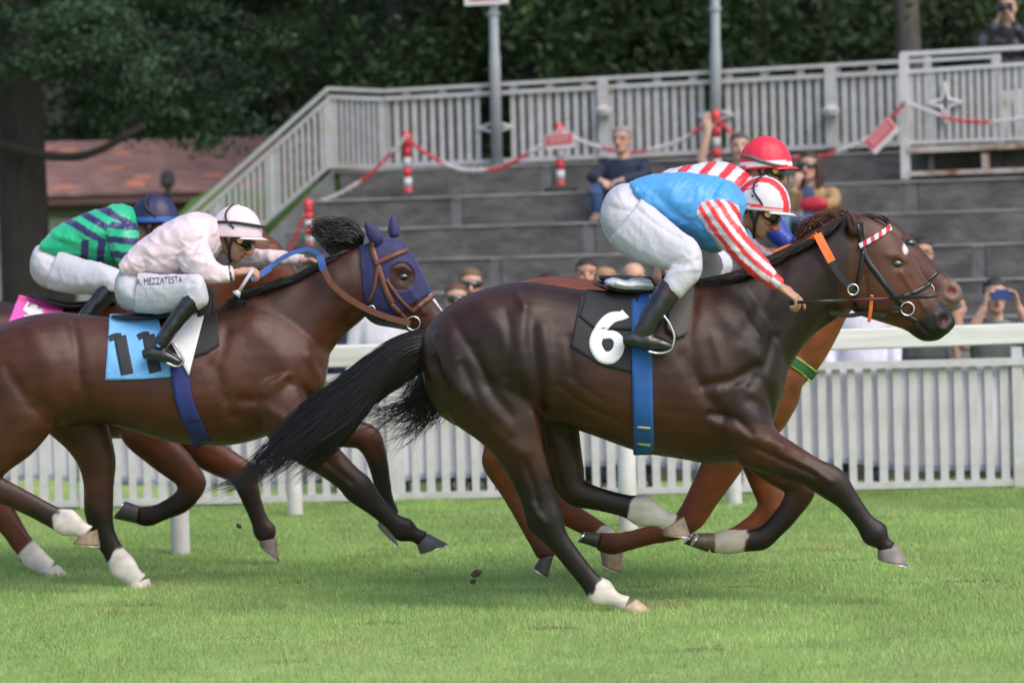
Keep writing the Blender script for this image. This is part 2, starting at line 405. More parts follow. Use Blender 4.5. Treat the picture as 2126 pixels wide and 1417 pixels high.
M_leafd = mat('cedar_needles', (.036,.070,.038), .7, var=.6, vscale=1.3, trans=.2, spec=.3)
M_leaf = mat('woodland_leaves', (.026,.048,.016), .65, var=.8, vscale=.9, trans=.25, spec=.3)
M_soil = mat('woodland_floor', (.02,.022,.012), .95, var=.4, vscale=2, bump=.5, bscale=5)

def sheet(name, V, F, material): return tag(link(name, V, F, material, None, False, loc=(0,0,0)), kind='structure')
sheet('ground', [(-400,-60,0),(400,-60,0),(400,700,0),(-400,700,0)], [(0,1,2,3)], M_turf)

# turf blades on the track, as far as single blades can be told apart
def blades():
    n = 640000; r = RNG
    d = np.sqrt(r.uniform(11.6**2, 23.2**2, n)); half = d*2126/FPX/2*1.15+1.1
    X = r.uniform(-1, 1, n)*half; Y = d-CAMD
    k = vnoise(np.stack([X, Y*.55], 1), 1.7, 5); k2 = vnoise(np.stack([X, Y], 1), 6, 6)
    h = np.clip(.024*(1+.35*k+.25*k2)*r.uniform(.55, 1.35, n), .012, .075); w = r.uniform(.0014, .0030, n)*(d/15)**1.2
    a = r.uniform(0, 6.28, n); la = r.uniform(0, 6.28, n); le = h*r.uniform(.2, .9, n)
    dx, dy = np.cos(a)*w, np.sin(a)*w; tx, ty = np.cos(la)*le, np.sin(la)*le
    V = np.empty((n, 3, 3)); z0 = np.full(n, -.004)
    V[:,0] = np.stack([X-dx, Y-dy, z0], 1); V[:,1] = np.stack([X+dx, Y+dy, z0], 1); V[:,2] = np.stack([X+tx, Y+ty, h], 1)
    c = np.array([.335,.485,.165])*(1+.18*k[:,None]+.12*k2[:,None])*r.uniform(.7, 1.3, (n,1))
    k3 = vnoise(np.stack([X, Y*.5], 1), 2.3, 15)
    c = c*(1+.16*k3[:,None]*np.array([1.0,.6,1.1])); dry = r.random(n) < (.07+.14*(k2 > .5)+.22*(k3 > .75)); c[dry] = np.array([.42,.41,.20])*r.uniform(.7, 1.15, (dry.sum(),1))
    mud = vnoise(np.stack([X, Y*.7], 1), 3.1, 9) > 1.0; c[mud] *= np.array([.85,.72,.7])
    for q in range(46):                                  # divots torn by hooves: bare earth, few blades left
        qx, qy, qr = r.uniform(-3.2, 3.2), r.uniform(-2.8, 5.5), r.uniform(.035, .085); m_ = np.hypot((X-qx)/1.5, Y-qy) < qr*(1+.3*k2)
        h[m_] *= .4; V[m_, 2, 2] = h[m_]; c[m_] = np.array([.13,.10,.055])*r.uniform(.6, 1.3, (m_.sum(),1))
    C = np.repeat(c, 3, 0)
    o = link('track_grass', V.reshape(-1,3), np.arange(n*3).reshape(-1,3), M_blade, None, False, C, loc=(0,0,0)); tag(o, kind='stuff'); tag(o, 'short mown green turf covering the racing track', 'grass')
blades()

# ---- running rail with round posts (two rows)
def row(pts_base, heights, xr, wy, hz, zt, label, r, name='running_rail'):
    a, b = [GP(*p) for p in pts_base]; dv = (b-a)/(b[0]-a[0])
    at = lambda X: a+dv*(X-a[0])
    t = thing(name, at(0), label, 'rail')
    step = b[0]-a[0]
    for k in (-3, -2, -1, 0, 1, 2):
        p = at(a[0]+step*k); mb = MB(); mb.tube([p+[0,0,-.05], p+[0,0,.02], p+[0,0,zt-hz]], [r*1.04, r*1.02, r], 20, ref=(1,0,0)); mb.build('post', M_white, t, True)
    mb = MB(); pcs = np.linspace(xr[0], xr[1], 8)+.35
    for x0, x1 in zip(pcs[:-1], pcs[1:]):
        q = MB(); p0, p1 = at(x0+.003), at(x1-.003)
        q.bar(p0+[0,-.02,zt-hz/2], p1+[0,-.02,zt-hz/2], wy, hz)
        o = q.build('beam', M_rail, t); md = o.modifiers.new('b', 'BEVEL'); md.width = .012; md.segments = 3
row([(375,1152),(1305,1105)], None, (-9.6,8), .07, .125, 1.15, 'white wooden running rail on round posts beside the racing track', .053)
row([(613,1070),(1525,1052)], None, (-9.6,8), .06, .10, 1.10, 'second white running rail on round posts, just in front of barred fence', .049, 'running_rail')

# ---- barred fence with the banner behind it
fa, fb = GP(150,1058), GP(1900,1019); fd = (fb-fa)/(fb[0]-fa[0]); fat = lambda X: fa+fd*(X-fa[0])
t = thing('barred_fence', fat(0), 'low white barred metal fence with pale banner tied behind it', 'fence')
mb = MB(); mb.bbox((-.027,-.010,0), (.027,.010,.80)); bar_me = mesh_from('bar', mb.V, mb.F, False); bar_me.materials.append(M_white)
X = -9.2
while X < 7.6:
    inst('bar', bar_me, t, fat(X)+[0,0,.06], (0, random.uniform(-.006,.006), 0), (random.uniform(.92,1.05),1,1)); X += .1015
for z, h, nm in ((.855,.05,'top_rail'),(.045,.045,'bottom_rail')):
    q = MB(); q.bar(fat(-9.3)+[0,-.022 if z>.5 else 0,z], fat(7.7)+[0,-.022 if z>.5 else 0,z], .05, h); q.build(nm, M_white, t)
pj = GP(2118,1015)[0]
for k in range(-5, 3):
    p = fat(pj+k*2.1); q = MB(); q.bbox(p+[-.035,-.032,0], p+[.035,.04,.95]); q.build('post', M_white, t)
# banner: slightly wavy cloth
M_ban = mat('lavender_banner_cloth', (.80,.755,.85), .8, trans=.12, var=.07, vscale=2, stretch=(1,1,2), var2=(.76,.74,.80), var2scale=.9, bump=.1, bscale=6)
nx, nz = 290, 14; V = []
for j in range(nz):
    for i in range(nx):
        X = -9.3+17*i/(nx-1); zb = .175+.035*math.sin(X*1.3+.5)+.02*math.sin(X*3.7)+.012*math.sin(X*9); z = zb+(.83-zb)*j/(nz-1)
        V.append(fat(X)+[0,.038+.014*math.sin(X*2.9+z*3)+.008*math.sin(X*8-z*5),z])
o = link('banner', V, [(j*nx+i, j*nx+i+1, (j+1)*nx+i+1, (j+1)*nx+i) for j in range(nz-1) for i in range(nx-1)], M_ban)
md = o.modifiers.new('t','SOLIDIFY'); md.thickness = .004
tag(o, 'long pale lavender cloth banner tied along the barred fence', 'banner')
M_hem = mat('blue_banner_hem', (.30,.38,.58), .8)
V = [];
for j in range(2):
    for i in range(nx):
        X = -9.3+17*i/(nx-1); zb = .175+.035*math.sin(X*1.3+.5)+.02*math.sin(X*3.7)+.012*math.sin(X*9); z = zb+.022*j
        V.append(fat(X)+[0,.033+.014*math.sin(X*2.9+z*3)+.008*math.sin(X*8-z*5),z])
link('hem', V, [(i, i+1, nx+i+1, nx+i) for i in range(nx-1)], M_hem, o)

# ---- concrete stand
RIS, TRD, NST = .28, .72, 9
ZT = float(ST_O[2])
uL = float(np.dot(SP(692,350,0)-ST_O, ST_U)); uR = 9.0
t = thing('concrete_stand', ST(0,-TRD*(NST-1),0), 'dark weathered concrete spectator stand with broad seating steps', 'stand')
for k in range(NST):
    z1 = ZT-RIS*k; v0 = -TRD*k; v1 = v0+TRD+.02 if k else .45
    L = 2.05; off = (k*.63)%L; u = uL-off
    while u < uR:
        a, b = max(u, uL), min(u+L, uR)
        if b-a > .08:
            e = random.uniform(-.006,.006)
            q = MB(); c = (ST(a+.055,v0+e,0)+ST(b-.055,v1,0))/2; c[2] = z1-RIS/2-.02
            q.box(c, ST_U*(b-a-.11)/2, ST_N*(v1-v0-e)/2, (0,0,RIS/2+.02)); o = q.build('step_block', M_conc, t)
            md = o.modifiers.new('b','BEVEL'); md.width = .012; md.segments = 2
        if uL < u < uR:
            q = MB(); c = ST(u,v0+.16,z1-RIS/2-.022); q.box(c, ST_U*.052, ST_N*.153, (0,0,RIS/2-.004)); q.build('joint', M_joint, t)
        u += L
    lp = MB(); c = (ST(uL,v0-.008,0)+ST(uR,v0+.05,0))/2; c[2] = z1+.002; lp.box(c, ST_U*(uR-uL)/2, ST_N*.032, (0,0,.009)); lp.build('edge_strip', M_edge, t)
# solid core below the steps so no light comes through
q = MB(); c = ST((uL+uR)/2,-TRD*(NST-1)/2+.5,0); 
for k in range(NST):
    z1 = ZT-RIS*k-.05; c = ST((uL+uR)/2, -TRD*k+.75, z1/2); q.box(c, ST_U*((uR-uL)/2-.02), ST_N*.62, (0,0,z1/2))
q.build('core', M_conc, t)
# ---- terrace behind, banks and wooded slope
V = [ST(uL,.3,ZT-.03), ST(14,.3,ZT-.03), ST(30,60,ZT+.2), ST(uL+2,60,ZT+.2), ST(uL-4,6,0), ST(uL-4,60,0), ST(uL-2.5,-1.5,0), ST(uL,-.2,ZT-.9)]
sheet('terrace', V, [(0,1,2,3),(0,3,5,4),(0,4,6,7)], mat('bank_grass', (.10,.19,.045), .9, var=.3, vscale=4, bump=.5, bscale=60))
pf = [(720,368),(690,372),(610,392),(530,392),(440,390),(395,416),(350,470),(300,560)]
V = [SP(x, y, .05) for x, y in pf]+[SP(x, 660, -.1) for x, y in pf]+[SP(x, y, .05)+ST_N*2.2+np.array([0,0,-.1]) for x, y in pf]; n = len(pf)
sheet('grass_bank', V, [(i, i+1, n+i+1, n+i) for i in range(n-1)]+[(i+1, i, 2*n+i, 2*n+i+1) for i in range(n-1)], mat('bank_grass'))
V = []; F = []; n1, n2 = 26, 8
for j in range(n2):
    for i in range(n1):
        X = -60+120*i/(n1-1); Y = 42+j*7; V.append((X, Y+3*math.sin(X*.1), (0 if j == 0 else 1.6*j**1.15)+.6*math.sin(X*.37+j)))
sheet('hillside', V, [(j*n1+i, j*n1+i+1, (j+1)*n1+i+1, (j+1)*n1+i) for j in range(n2-1) for i in range(n1-1)], M_soil)

# ---- railing on the terrace
t = thing('terrace_railing', ST(0,.35,ZT), 'weathered white slatted railing along the top of the stand', 'railing')
fv = .35
def FP(x, y): return SP(x, y, fv)
top = lambda x: 205+(x-800)*(150-205)/1060.; bot = lambda x: 345+(x-800)*(298-345)/1060.; upr = lambda x: 189+(x-800)*(128-189)/1060.
ref = FP(1300, 250)
def slat(x, y0, y1, w, nm='slat', m_=M_whiteold, dv=0.):
    a, b = SP(x, y1, fv+dv), SP(x, y0, fv+dv); q = MB(); q.box((a+b)/2, ST_U*w/2, ST_N*.009, (b-a)/2*[0,0,1]); return q.build(nm, m_, t)
gaps = [(1003,1050),(1457,1512)]
x = 806; k = 0
while x < 1868:
    if not any(g0 < x < g1 for g0, g1 in gaps):
        slat(x, top(x)+4, bot(x)-3, .052*random.uniform(.9,1.08)); 
    if k % 4 == 2: slat(x, upr(x)+3, top(x)-2, .07, 'short_post')
    x += 18.6; k += 1
for f_, nm, h in ((upr,'handrail',.035),(top,'upper_rail',.04),(bot,'bottom_rail',.045)):
    q = MB(); q.bar(SP(800,f_(800),fv-.02), SP(1868,f_(1868),fv-.02), .04, h); q.build(nm, M_whiteold, t)
for xp in (1253, 1725):
    slat(xp, upr(xp)+2, bot(xp)+2, .10, 'post', M_whiteold, -.05)
    a = SP(xp, 235, fv-.12); q = MB(); q.tube([a+[0,0,-.02], a+[0,0,.03], a+[0,0,.07]], [.07,.085,.03], 10, ref=(1,0,0)); q.build('post_cap', M_whiteold, t)
# left return that bends away, thin balusters
for i in range(11):
    f = i/10; x = 688+f*112
    slat(x, 202+f*4, 343+f*3, .03 if i not in (0,10) else .08, 'baluster')
for (y0a,y0b,h,nm) in ((184,189,.035,'handrail'),(201,206,.04,'upper_rail'),(345,347,.045,'bottom_rail')):
    q = MB(); q.bar(SP(680,y0a,fv-.01), SP(799,y0b,fv-.01), .04, h); q.build(nm, M_whiteold, t)
# star-shaped ornaments in the gaps
def star(cx, cy, R, parent, v, m_=M_white, th=.016):
    c = SP(cx, cy, v); s = R/225.
    pts = [c+ST_U*s, c+np.array([0,0,s*1.25]), c-ST_U*s, c-np.array([0,0,s*1.25])]
    for i in range(4):
        a, b = pts[i], pts[(i+1)%4]; mid = (a+b)/2*.42+c*.58
        A = catmull([a, (a+mid)/2*.97+c*.03, mid, (mid+b)/2*.97+c*.03, b], 4); q = MB(); q.tube(A, th, 8, ref=ST_N); q.build('star_arc', m_, parent, True)
star(1028, 265, 36, t, fv-.03); star(1486, 240, 36, t, fv-.03)
# ---- stair parapet with its sloping railing
t = thing('stair_parapet', SP(560,470,-.2), 'sloping pale concrete stair wall at the end of the stand', 'wall')
pp = [(693,350),(693,500),(560,640),(400,640),(470,575)]
V = []; 
for v in (-.55, -.2):
    V += [SP(x, y, v) for x, y in pp]
n = len(pp); link('wall_slab', V, [tuple(range(n))[::-1], tuple(range(n, 2*n))]+[(i, (i+1)%n, n+(i+1)%n, n+i) for i in range(n)], M_conc_l, t, False)
t = thing('stair_railing', SP(560,400,-.3), 'white sloping handrail with thin balusters descending beside the stand', 'railing')
v = -.3
dg = lambda f, y: (680-290*f, y+260*f)
for (y, h, nm) in ((185,.04,'handrail'),(208,.045,'upper_rail'),(346,.05,'bottom_rail')):
    q = MB(); a, b = dg(0,y), dg(1.15,y); q.bar(SP(a[0],a[1],v), SP(b[0],b[1],v), .04, h, up=(0,1,0)); q.build(nm, M_whiteold, t)
for i in range(27):
    f = i/23; a, b = dg(f, 208), dg(f, 346)
    A, B = SP(a[0],a[1]+4,v), SP(a[0],b[1]-2,v); q = MB(); q.box((A+B)/2, ST_U*(.014 if i % 9 else .035), ST_N*.01, (0,0,(A[2]-B[2])/2)); q.build('baluster' if i % 9 else 'post', M_whiteold, t)

# ---- platform with railing on the right
t = thing('railed_platform', SP(1990,330,-.55), 'rusty white steel platform with railing on the stand steps', 'platform')
v = -.5
def bp(x0, y0, x1, y1, w, nm, m_=M_white, dv=0.):
    q = MB(); a, b = SP(x0,y0,v+dv), SP(x1,y1,v+dv); q.bar(a, b, w, w, up=tuple(ST_N)); return q.build(nm, m_, t)
bp(1877,112,1881,372,.075,'post'); bp(1925,118,1928,300,.06,'post',M_white,.5); bp(2068,112,2070,285,.07,'post',M_white,.25)
bp(2046,318,2047,352,.06,'leg',M_rust); bp(1934,300,1935,368,.05,'leg',M_rust,.5)
bp(1870,113,2200,94,.04,'handrail'); bp(1872,150,2200,128,.035,'upper_rail'); bp(1880,128,2070,117,.03,'handrail',M_white,.4)
bp(1884,312,2200,298,.055,'platform_edge',M_rust,-.02); bp(1884,361,2200,350,.04,'brace',M_rust,-.02); bp(1875,297,2200,285,.03,'bottom_rail')
x = 1893
while x < 2180:
    yb, yt = 296-(x-1875)*.037, 150-(x-1872)*.067
    slt = SP(x,yb,v+.01); slu = SP(x,yt,v+.01); q = MB(); q.box((slt+slu)/2, ST_U*.022, ST_N*.008, (0,0,(slu[2]-slt[2])/2)); q.build('baluster', M_whiteold, t); x += 15.5
star(1962, 214, 32, t, v-.03)
q = MB(); a, b = SP(1885,309,v+.02), SP(2200,295,v+.02); q.bar(a+ST_N*.5, b+ST_N*.5, 1.0, .03); q.build('deck', M_rust, t)

# ---- two lamp poles, one with a sign
for (x0,y0,x1,y1,lab) in ((1015,-420,1032,345,'grey steel pole carrying a white sign, beside the navy-clad seated man'),(1482,-420,1487,335,'plain grey steel pole rising behind the red-capped jockey')):
    a, b = SP(x1,y1,fv-.12), SP(x0,y0,fv-.12); a[2] = ZT-.02
    t = thing('steel_pole', a, lab, 'pole', )
    q = MB(); q.tube([a, a+(b-a)*.3, a+(b-a)*.32, b], [.052,.052,.044,.042], 14, ref=(1,0,0)); q.build('shaft', M_grey, t, True)
    q = MB(); q.tube([a, a+[0,0,.03]], [.11,.10], 14, ref=(1,0,0)); q.build('base_plate', M_grey, t)
    c = a+(b-a)*.415; q = MB(); q.tube([c, c+[0,0,.03]], [.058,.058], 12, ref=(1,0,0)); q.build('collar', M_grey, t)
    if x0 == 1015:
        c = SP(1009,-40,fv-.2); q = MB(); q.box(c, ST_U*.21, ST_N*.008, (0,0,.22)); o = q.build('sign_panel', mat('sign_white', (.72,.70,.71), .5), t)
        q = MB(); q.box(SP(1009,-10,fv-.212), ST_U*.16, ST_N*.004, (0,0,.045)); q.build('red_band', M_red, t)
        q = MB(); q.box(SP(1009,-78,fv-.212), ST_U*.13, ST_N*.004, (0,0,.06)); q.build('red_band', M_red, t)

# ---- red and white barrier posts and plastic chains
RW = [(.55,.05,.06), (.62,.60,.62)]
def bpost(x, yt, yb, v, lab, dx=4):
    a, b = SP(x+dx,yb,v), SP(x,yt,v); t = thing('barrier_post', a, lab, 'post')
    n = 6
    for i in range(n):
        p, q_ = a+(b-a)*i/n, a+(b-a)*(i+1)/n; q = MB(); q.tube([p, q_], .037, 14, ref=(1,0,0)); q.build('band', M_red if i % 2 == 0 and i < 5 or i == 5 else M_white if i % 2 else M_red, t, True)
    q = MB(); q.tube([a+[0,0,-.02], a+[0,0,.02], a+[0,0,.05]], [.15,.15,.06], 18, ref=(1,0,0)); q.build('foot', M_black, t)
    q = MB(); q.tube([b, b+[0,0,.05]], [.05,.03], 12, ref=(1,0,0)); q.build('cap', M_red, t)
    return t
bpost(640, 425, 520, -1.9, 'red and white barrier post at the foot of the stair wall')
bpost(844, 285, 410, -.52, 'red and white barrier post on dark step, nearest the stair railing')
tp = bpost(1161, 268, 396, -.52, 'red and white barrier post carrying a small red notice board')
bpost(1486, 240, 375, -.52, 'red and white barrier post in front of plain steel pole')
def board(c, w, h, tilt, parent=None, lab=None):
    q = MB(); ux = ST_U*math.cos(tilt)+np.array([0,0,math.sin(tilt)]); uz = np.array([0,0,math.cos(tilt)])-ST_U*math.sin(tilt)
    par = parent or thing('notice_board', c, lab, 'sign')
    q.box(c, ux*w/2, ST_N*.006, uz*h/2); q.build('panel', mat('notice_white', (.58,.50,.52), .5), par)
    q = MB(); q.box(c-ST_N*.009+uz*h*.12, ux*w*.46, ST_N*.002, uz*h*.33); q.build('red_field', M_red, par)
    for i in range(3):
        q = MB(); q.box(c-ST_N*.012+uz*h*(.32-.17*i), ux*w*.38, ST_N*.002, uz*h*.028); q.build('text_line', mat('notice_white', ), par)
board(SP(1162,293,-.62), .26, .135, .06, tp)
board(SP(1830,282,-.62), .30, .16, .75, None, 'small red notice hanging on the chain by the platform')
def chain(pts, v, lab, ph=0):
    A = catmull([SP(x, y, v) for x, y in pts], 10); d = np.r_[0, np.cumsum(np.linalg.norm(np.diff(A, axis=0), axis=1))]
    n = int(d[-1]/.034); t = np.linspace(0, d[-1], n); C = np.stack([np.interp(t, d, A[:,k]) for k in range(3)], 1); T, e1, e2 = frames(C, ST_N); mb = MB()
    for i in range(n):
        ax = e1[i] if i % 2 else e2[i]; a = np.arange(8)*math.pi/4
        loop = [C[i]+T[i]*.030*math.cos(q)+ax*.017*math.sin(q) for q in a]; loop.append(loop[0])
        V, F = tube_vf(loop, .0062, 4, ref=np.cross(T[i], ax), cap=False); mb.add(V, F, RW[int((t[i]+ph)/.42) % 2])
    o = mb.build('plastic_chain', M_redwhite, None, True, True, loc=C[n//2]); tag(o, lab, 'chain', 'plastic barrier chains')
chain([(600,520),(618,480),(640,430)], -1.7, 'red and white plastic chain below the stair wall', .1)
chain([(640,428),(705,402),(760,368),(800,330),(842,285)], -.6, 'red and white plastic chain climbing from stair wall to barrier post', .3)
chain([(845,287),(875,312),(920,338),(960,352),(1000,353),(1040,348),(1090,322),(1130,298),(1158,272)], -.6, 'red and white plastic chain sagging between the two upright barrier posts')
chain([(1165,272),(1200,290),(1260,310),(1320,316),(1390,300),(1440,275),(1486,246)], -.55, 'red and white plastic chain passing behind the navy-clad seated man', .42)
chain([(1488,246),(1530,285),(1590,318),(1650,328),(1705,324),(1770,303),(1820,275),(1850,245),(1878,212)], -.6, 'red and white plastic chain hung with a red notice by the platform', .1)
chain([(1880,212),(1930,232),(1990,250),(2060,253),(2126,245),(2190,230)], -.62, 'red and white plastic chain across the platform railing', .5)

# ---- tiled building on the left
M_tile = mat('old_roof_tiles', (.29,.165,.145), .85, var=.45, vscale=5, stretch=(1,1,4), var2=(.20,.12,.11), var2scale=2.2)
M_tile2 = mat('new_roof_tiles', (.60,.22,.12), .8, var=.2)
M_plaster = mat('pale_plaster', (.33,.33,.34), .9, var=.1)
BY = 23.5
e0, r0 = P(300,402,BY), P(300,292,BY+2.6)
t = thing('tiled_house', (P(250,500,BY)[0],BY,0), 'low house with long brown tiled roof behind the cedar', 'house')
XL, XR = P(-500,402,BY)[0], P(760,402,BY)[0]; zE, zR = float(e0[2]), float(r0[2])
NR = 22; q = MB(); q2 = MB(); q3 = MB()
for i in range(NR):
    f0, f1 = i/NR, (i+1)/NR; y0, y1 = BY+2.6*f0, BY+2.6*f1; z0, z1 = zE+(zR-zE)*f0, zE+(zR-zE)*f1
    x = XL-random.random()*.2
    while x < XR:
        w = .21; tgt = q2 if random.random() < .035 else q
        tgt.box(((x+w/2), (y0+y1)/2-.02, (z0+z1)/2+random.uniform(0,.006)), (w/2-.004,0,0), (0,(y1-y0)/2+.03,(z1-z0)/2+.0), (0,-.003,.012)); x += w
tag(q.build('roof_tiles', M_tile, t), kind='stuff'); tag(q2.build('roof_tiles', M_tile2, t), kind='stuff')
q = MB(); q.add([(XL,BY-.02,zE-.04),(XR,BY-.02,zE-.04),(XR,BY+2.6,zR-.05),(XL,BY+2.6,zR-.05),(XR,BY+5.2,zE-.04),(XL,BY+5.2,zE-.04)], [(0,1,2,3),(3,2,4,5)]); q.build('roof_deck', M_tile, t)
q = MB(); q.bbox((XL,BY-.10,zE-.16), (XR,BY-.02,zE-.03)); q.build('fascia', mat('dark_timber', (.035,.018,.014), .8), t)
q = MB(); q.tube([(XL,BY-.16,zE-.1),(XR,BY-.16,zE-.1)], .05, 10, ref=(0,0,1)); q.build('gutter', mat('brown_gutter', (.06,.03,.025), .6), t, True)
q = MB(); q.bbox((XL+.3,BY+.35,0), (XR-.3,BY+4.8,zE-.165)); q.build('wall', M_plaster, t)
q = MB(); q.bbox((XL+.3,BY+.30,zE-.42), (XR-.3,BY+.349,zE-.25)); q.build('white_band', M_white, t)
for i in range(6):
    x = XL+1.2+i*1.6; q = MB(); q.bbox((x,BY+.32,.9), (x+.8,BY+.347,zE-.5)); q.build('window', mat('dark_glass', (.02,.022,.025), .15), t)
c = P(348,388,BY-.4); q = MB(); q.tube([c+[0,0,-2.2], c+[0,0,.0]], .03, 8, ref=(1,0,0)); tl = thing('garden_lamp', c+[0,0,-2.2], 'small black garden lamp in front of tiled house', 'lamp'); q.build('pole', M_black, tl)
q = MB(); q.tube([c, c+[0,0,.03], c+[0,0,.16], c+[0,0,.2]], [.05,.09,.07,.02], 8, ref=(1,0,0)); q.build('lantern', M_black, tl)

# ---- trees
def leaf_mesh(name, centers, radii, n, size, r, flat=.35, droop=0.):
    k = len(centers); w = np.array(radii)**2; idx = r.choice(k, n, p=w/w.sum()); C = np.asarray(centers)[idx]; R = np.asarray(radii)[idx]
    u = r.normal(size=(n,3)); u /= np.linalg.norm(u, axis=1)[:,None]; u *= (r.random(n)**.45)[:,None]
    p = C+u*R[:,None]*np.array([1,1,flat if flat else 1]); p[:,2] -= droop*(np.hypot(u[:,0],u[:,1])*R)**1.3
    a = r.normal(size=(n,3)); a /= np.linalg.norm(a, axis=1)[:,None]; b = np.cross(a, r.normal(size=(n,3))); b /= np.linalg.norm(b, axis=1)[:,None]
    s = size*r.uniform(.6,1.5,n)[:,None]
    V = np.stack([p-a*s, p+b*s*.45, p+a*s, p-b*s*.45], 1).reshape(-1,3); return V, np.arange(n*4).reshape(-1,4)
def limb(base, d, L, r0, rnd, sag=.0, seg=7):
    pts = [np.array(base, float)]; d = np.array(d, float); d /= np.linalg.norm(d)
    for i in range(seg):
        d = d+rnd.normal(size=3)*.10+np.array([0,0,-sag/seg]); d /= np.linalg.norm(d); pts.append(pts[-1]+d*L/seg)
    return np.array(pts), np.linspace(r0, r0*.25, seg+1)
# the cedar with the curved low limb
cb = P(52,640,17.2); cb[2] = 0
t = thing('cedar_tree', cb, 'big dark cedar with drooping boughs and a curved low limb', 'tree')
r = np.random.default_rng(3); q = MB()
q.tube([cb+[0,0,-.1], cb+[0,0,.4], cb+[.02,0,1.5], cb+[.0,0,3.5], cb+[.05,.05,6.5], cb+[0,0,10.5]], [.36,.27,.245,.23,.19,.04], 18, ref=(1,0,0))
wl = catmull([P(-70,275,16.8),P(20,305,16.8),P(90,322,16.8),P(160,325,16.8),P(215,308,16.8),P(255,285,16.8),P(300,262,16.9)], 5)
q.tube(wl, np.linspace(.055,.03,len(wl)), 10, ref=(0,1,0))
cent, rad = [], []
def bough(px0, px1, Y, dr=.5, n=7, rr=.34):
    a, b = P(*px0, Y), P(*px1, Y+r.uniform(-.8,.8)); m_ = (a+b)/2+[0,0,.28]
    A = catmull([a, m_, b], n); q.tube(A, np.linspace(.045,.008,len(A)), 6, ref=(0,1,0))
    for i, p in enumerate(A):
        f = i/len(A)
        if f > .12:
            for _ in range(2): cent.append(p+r.normal(size=3)*[.14,.25,.06]); rad.append(rr*(1.1-.55*f))
for (p0,p1) in [((60,120),(360,205)),((60,60),(470,150)),((60,160),(300,225)),((255,275),(430,292)),((300,255),(440,300)),((200,250),(520,235)),((60,-60),(560,80)),((60,-110),(640,-20)),((60,40),(330,110)),
                ((60,-40),(260,60)),((60,150),(-160,210)),((60,20),(-200,90)),((60,-100),(-240,-20)),((250,160),(530,275)),((180,90),(560,185)),((60,90),(200,175)),((60,-20),(430,40)),((150,220),(390,255)),((-60,60),(40,150)),((60,-160),(300,-60))]:
    bough(p0, p1, 17.0+r.uniform(-.7,.9))
for z in np.arange(5.2, 10.2, .42):
    for k in range(6):
        a = r.uniform(0,6.28); L = 3.3*(1-(z-4)/7.5)+.5; p0 = cb+[0,0,z]; A, R = limb(p0, (math.cos(a),math.sin(a),.1), L, .05, r, .35)
        q.tube(A, R, 5, ref=(0,0,1))
        for i, p in enumerate(A[2:]): cent.append(p); rad.append(.45)
q.build('trunk', M_bark, t, True)
V, F = leaf_mesh('crown', cent, rad, 60000, .032, r, .40, .42)
link('crown', V, F, M_leafd, t, False)
# woodland trees behind the terrace railing
def tree(x, v, h, tr, lab, seed, bark=M_bark, low=1.0, lm=M_leaf, nl=26000, wr=1.9, zb=None):
    rr = np.random.default_rng(seed); b = SP(x, 300, v); b[2] = ZT-.05 if zb is None else zb
    t = thing('woodland_tree', b, lab, 'tree', 'trees of the wood behind the stand'); q = MB()
    lean = rr.normal(size=2)*.25; tp = b+[lean[0],lean[1],h*.95]
    q.tube(catmull([b+[0,0,-.1], b+[0,0,.25], b+(tp-b)*.35+rr.normal(size=3)*[.08,.08,0], b+(tp-b)*.7, tp], 4), np.linspace(1,.12,17)*tr, 12, ref=(1,0,0))
    c_, r_ = [], []
    for k in range(16):
        z = low+(h-low)*rr.random()**.9; a = rr.uniform(0,6.28); L = wr*(1-.45*abs(z/h-.5))*rr.uniform(.6,1.1)
        A, R = limb(b+(tp-b)*z/h, (math.cos(a),math.sin(a),rr.uniform(.05,.6)), L, tr*.32, rr, .3); q.tube(A, R, 6, ref=(0,0,1))
        for p in A[2:]:
            c_.append(p+rr.normal(size=3)*.15); r_.append(rr.uniform(.4,.75))
    q.build('trunk', bark, t, True)
    V, F = leaf_mesh('crown', c_, r_, nl, .038, rr, .7, .1); link('crown', V, F, lm, t, False)
T = [(560,14,10,.2,'dark bushy tree behind the bend of the railing',.5),(700,11,11,.22,'deep shaded tree behind the railing corner',.6),(860,6.5,9,.17,'dark leafy tree left of the sign pole',.6),(980,10,11,.2,'tall shaded tree right behind the sign pole',.6),
     (1120,7,9.5,.16,'leafy green tree between the two steel poles',.4),(1260,11,11,.2,'tall tree deep in the wood between the poles',.5),(1380,6.5,9,.15,'bright leafy tree just left of the plain pole',.4),(1560,8,10,.17,'slender leafy tree just right of the plain pole',.7),
     (1700,11,11,.22,'dark tree behind the railing above the red cap',.6),(1990,9.5,10.5,.2,'leafy tree behind the platform railing',.6),(2200,7.5,10,.2,'dark tree at the end of the platform',.6),(430,13,11,.22,'dark tree behind the tiled roof ridge',.5),(250,14,12,.25,'tall dark tree far behind the tiled house',.4),(60,14,12,.25,'tall dark tree behind the cedar trunk',.4),(-150,12,12,.25,'dark tree behind the cedar boughs',.4),(-420,11,12,.25,'tall dark tree left of the tiled house',.4),(-700,13,12,.26,'tall dark tree far beyond the house end',.4),(-980,11,11,.24,'dark tree at the far edge of the wood',.4),(2500,9,11,.22,'dark tree beyond the platform end',.5)]
for i, (x,v,h,tr,lab,low) in enumerate(T): tree(x, v, h, tr, lab, 20+i, low=low, zb=None if x > 680 else 0.)
tree(1893, 4.5, 11, .19, 'pale grey trunked tree standing close behind the railing', 51, M_bark2, 4.2)
for (pts, w, lab) in (([(1540,75),(1580,40),(1640,15),(1700,-30)],.03,'bare'),([(1770,120),(1800,95),(1835,55),(1850,10)],.04,'bare')):
    pass
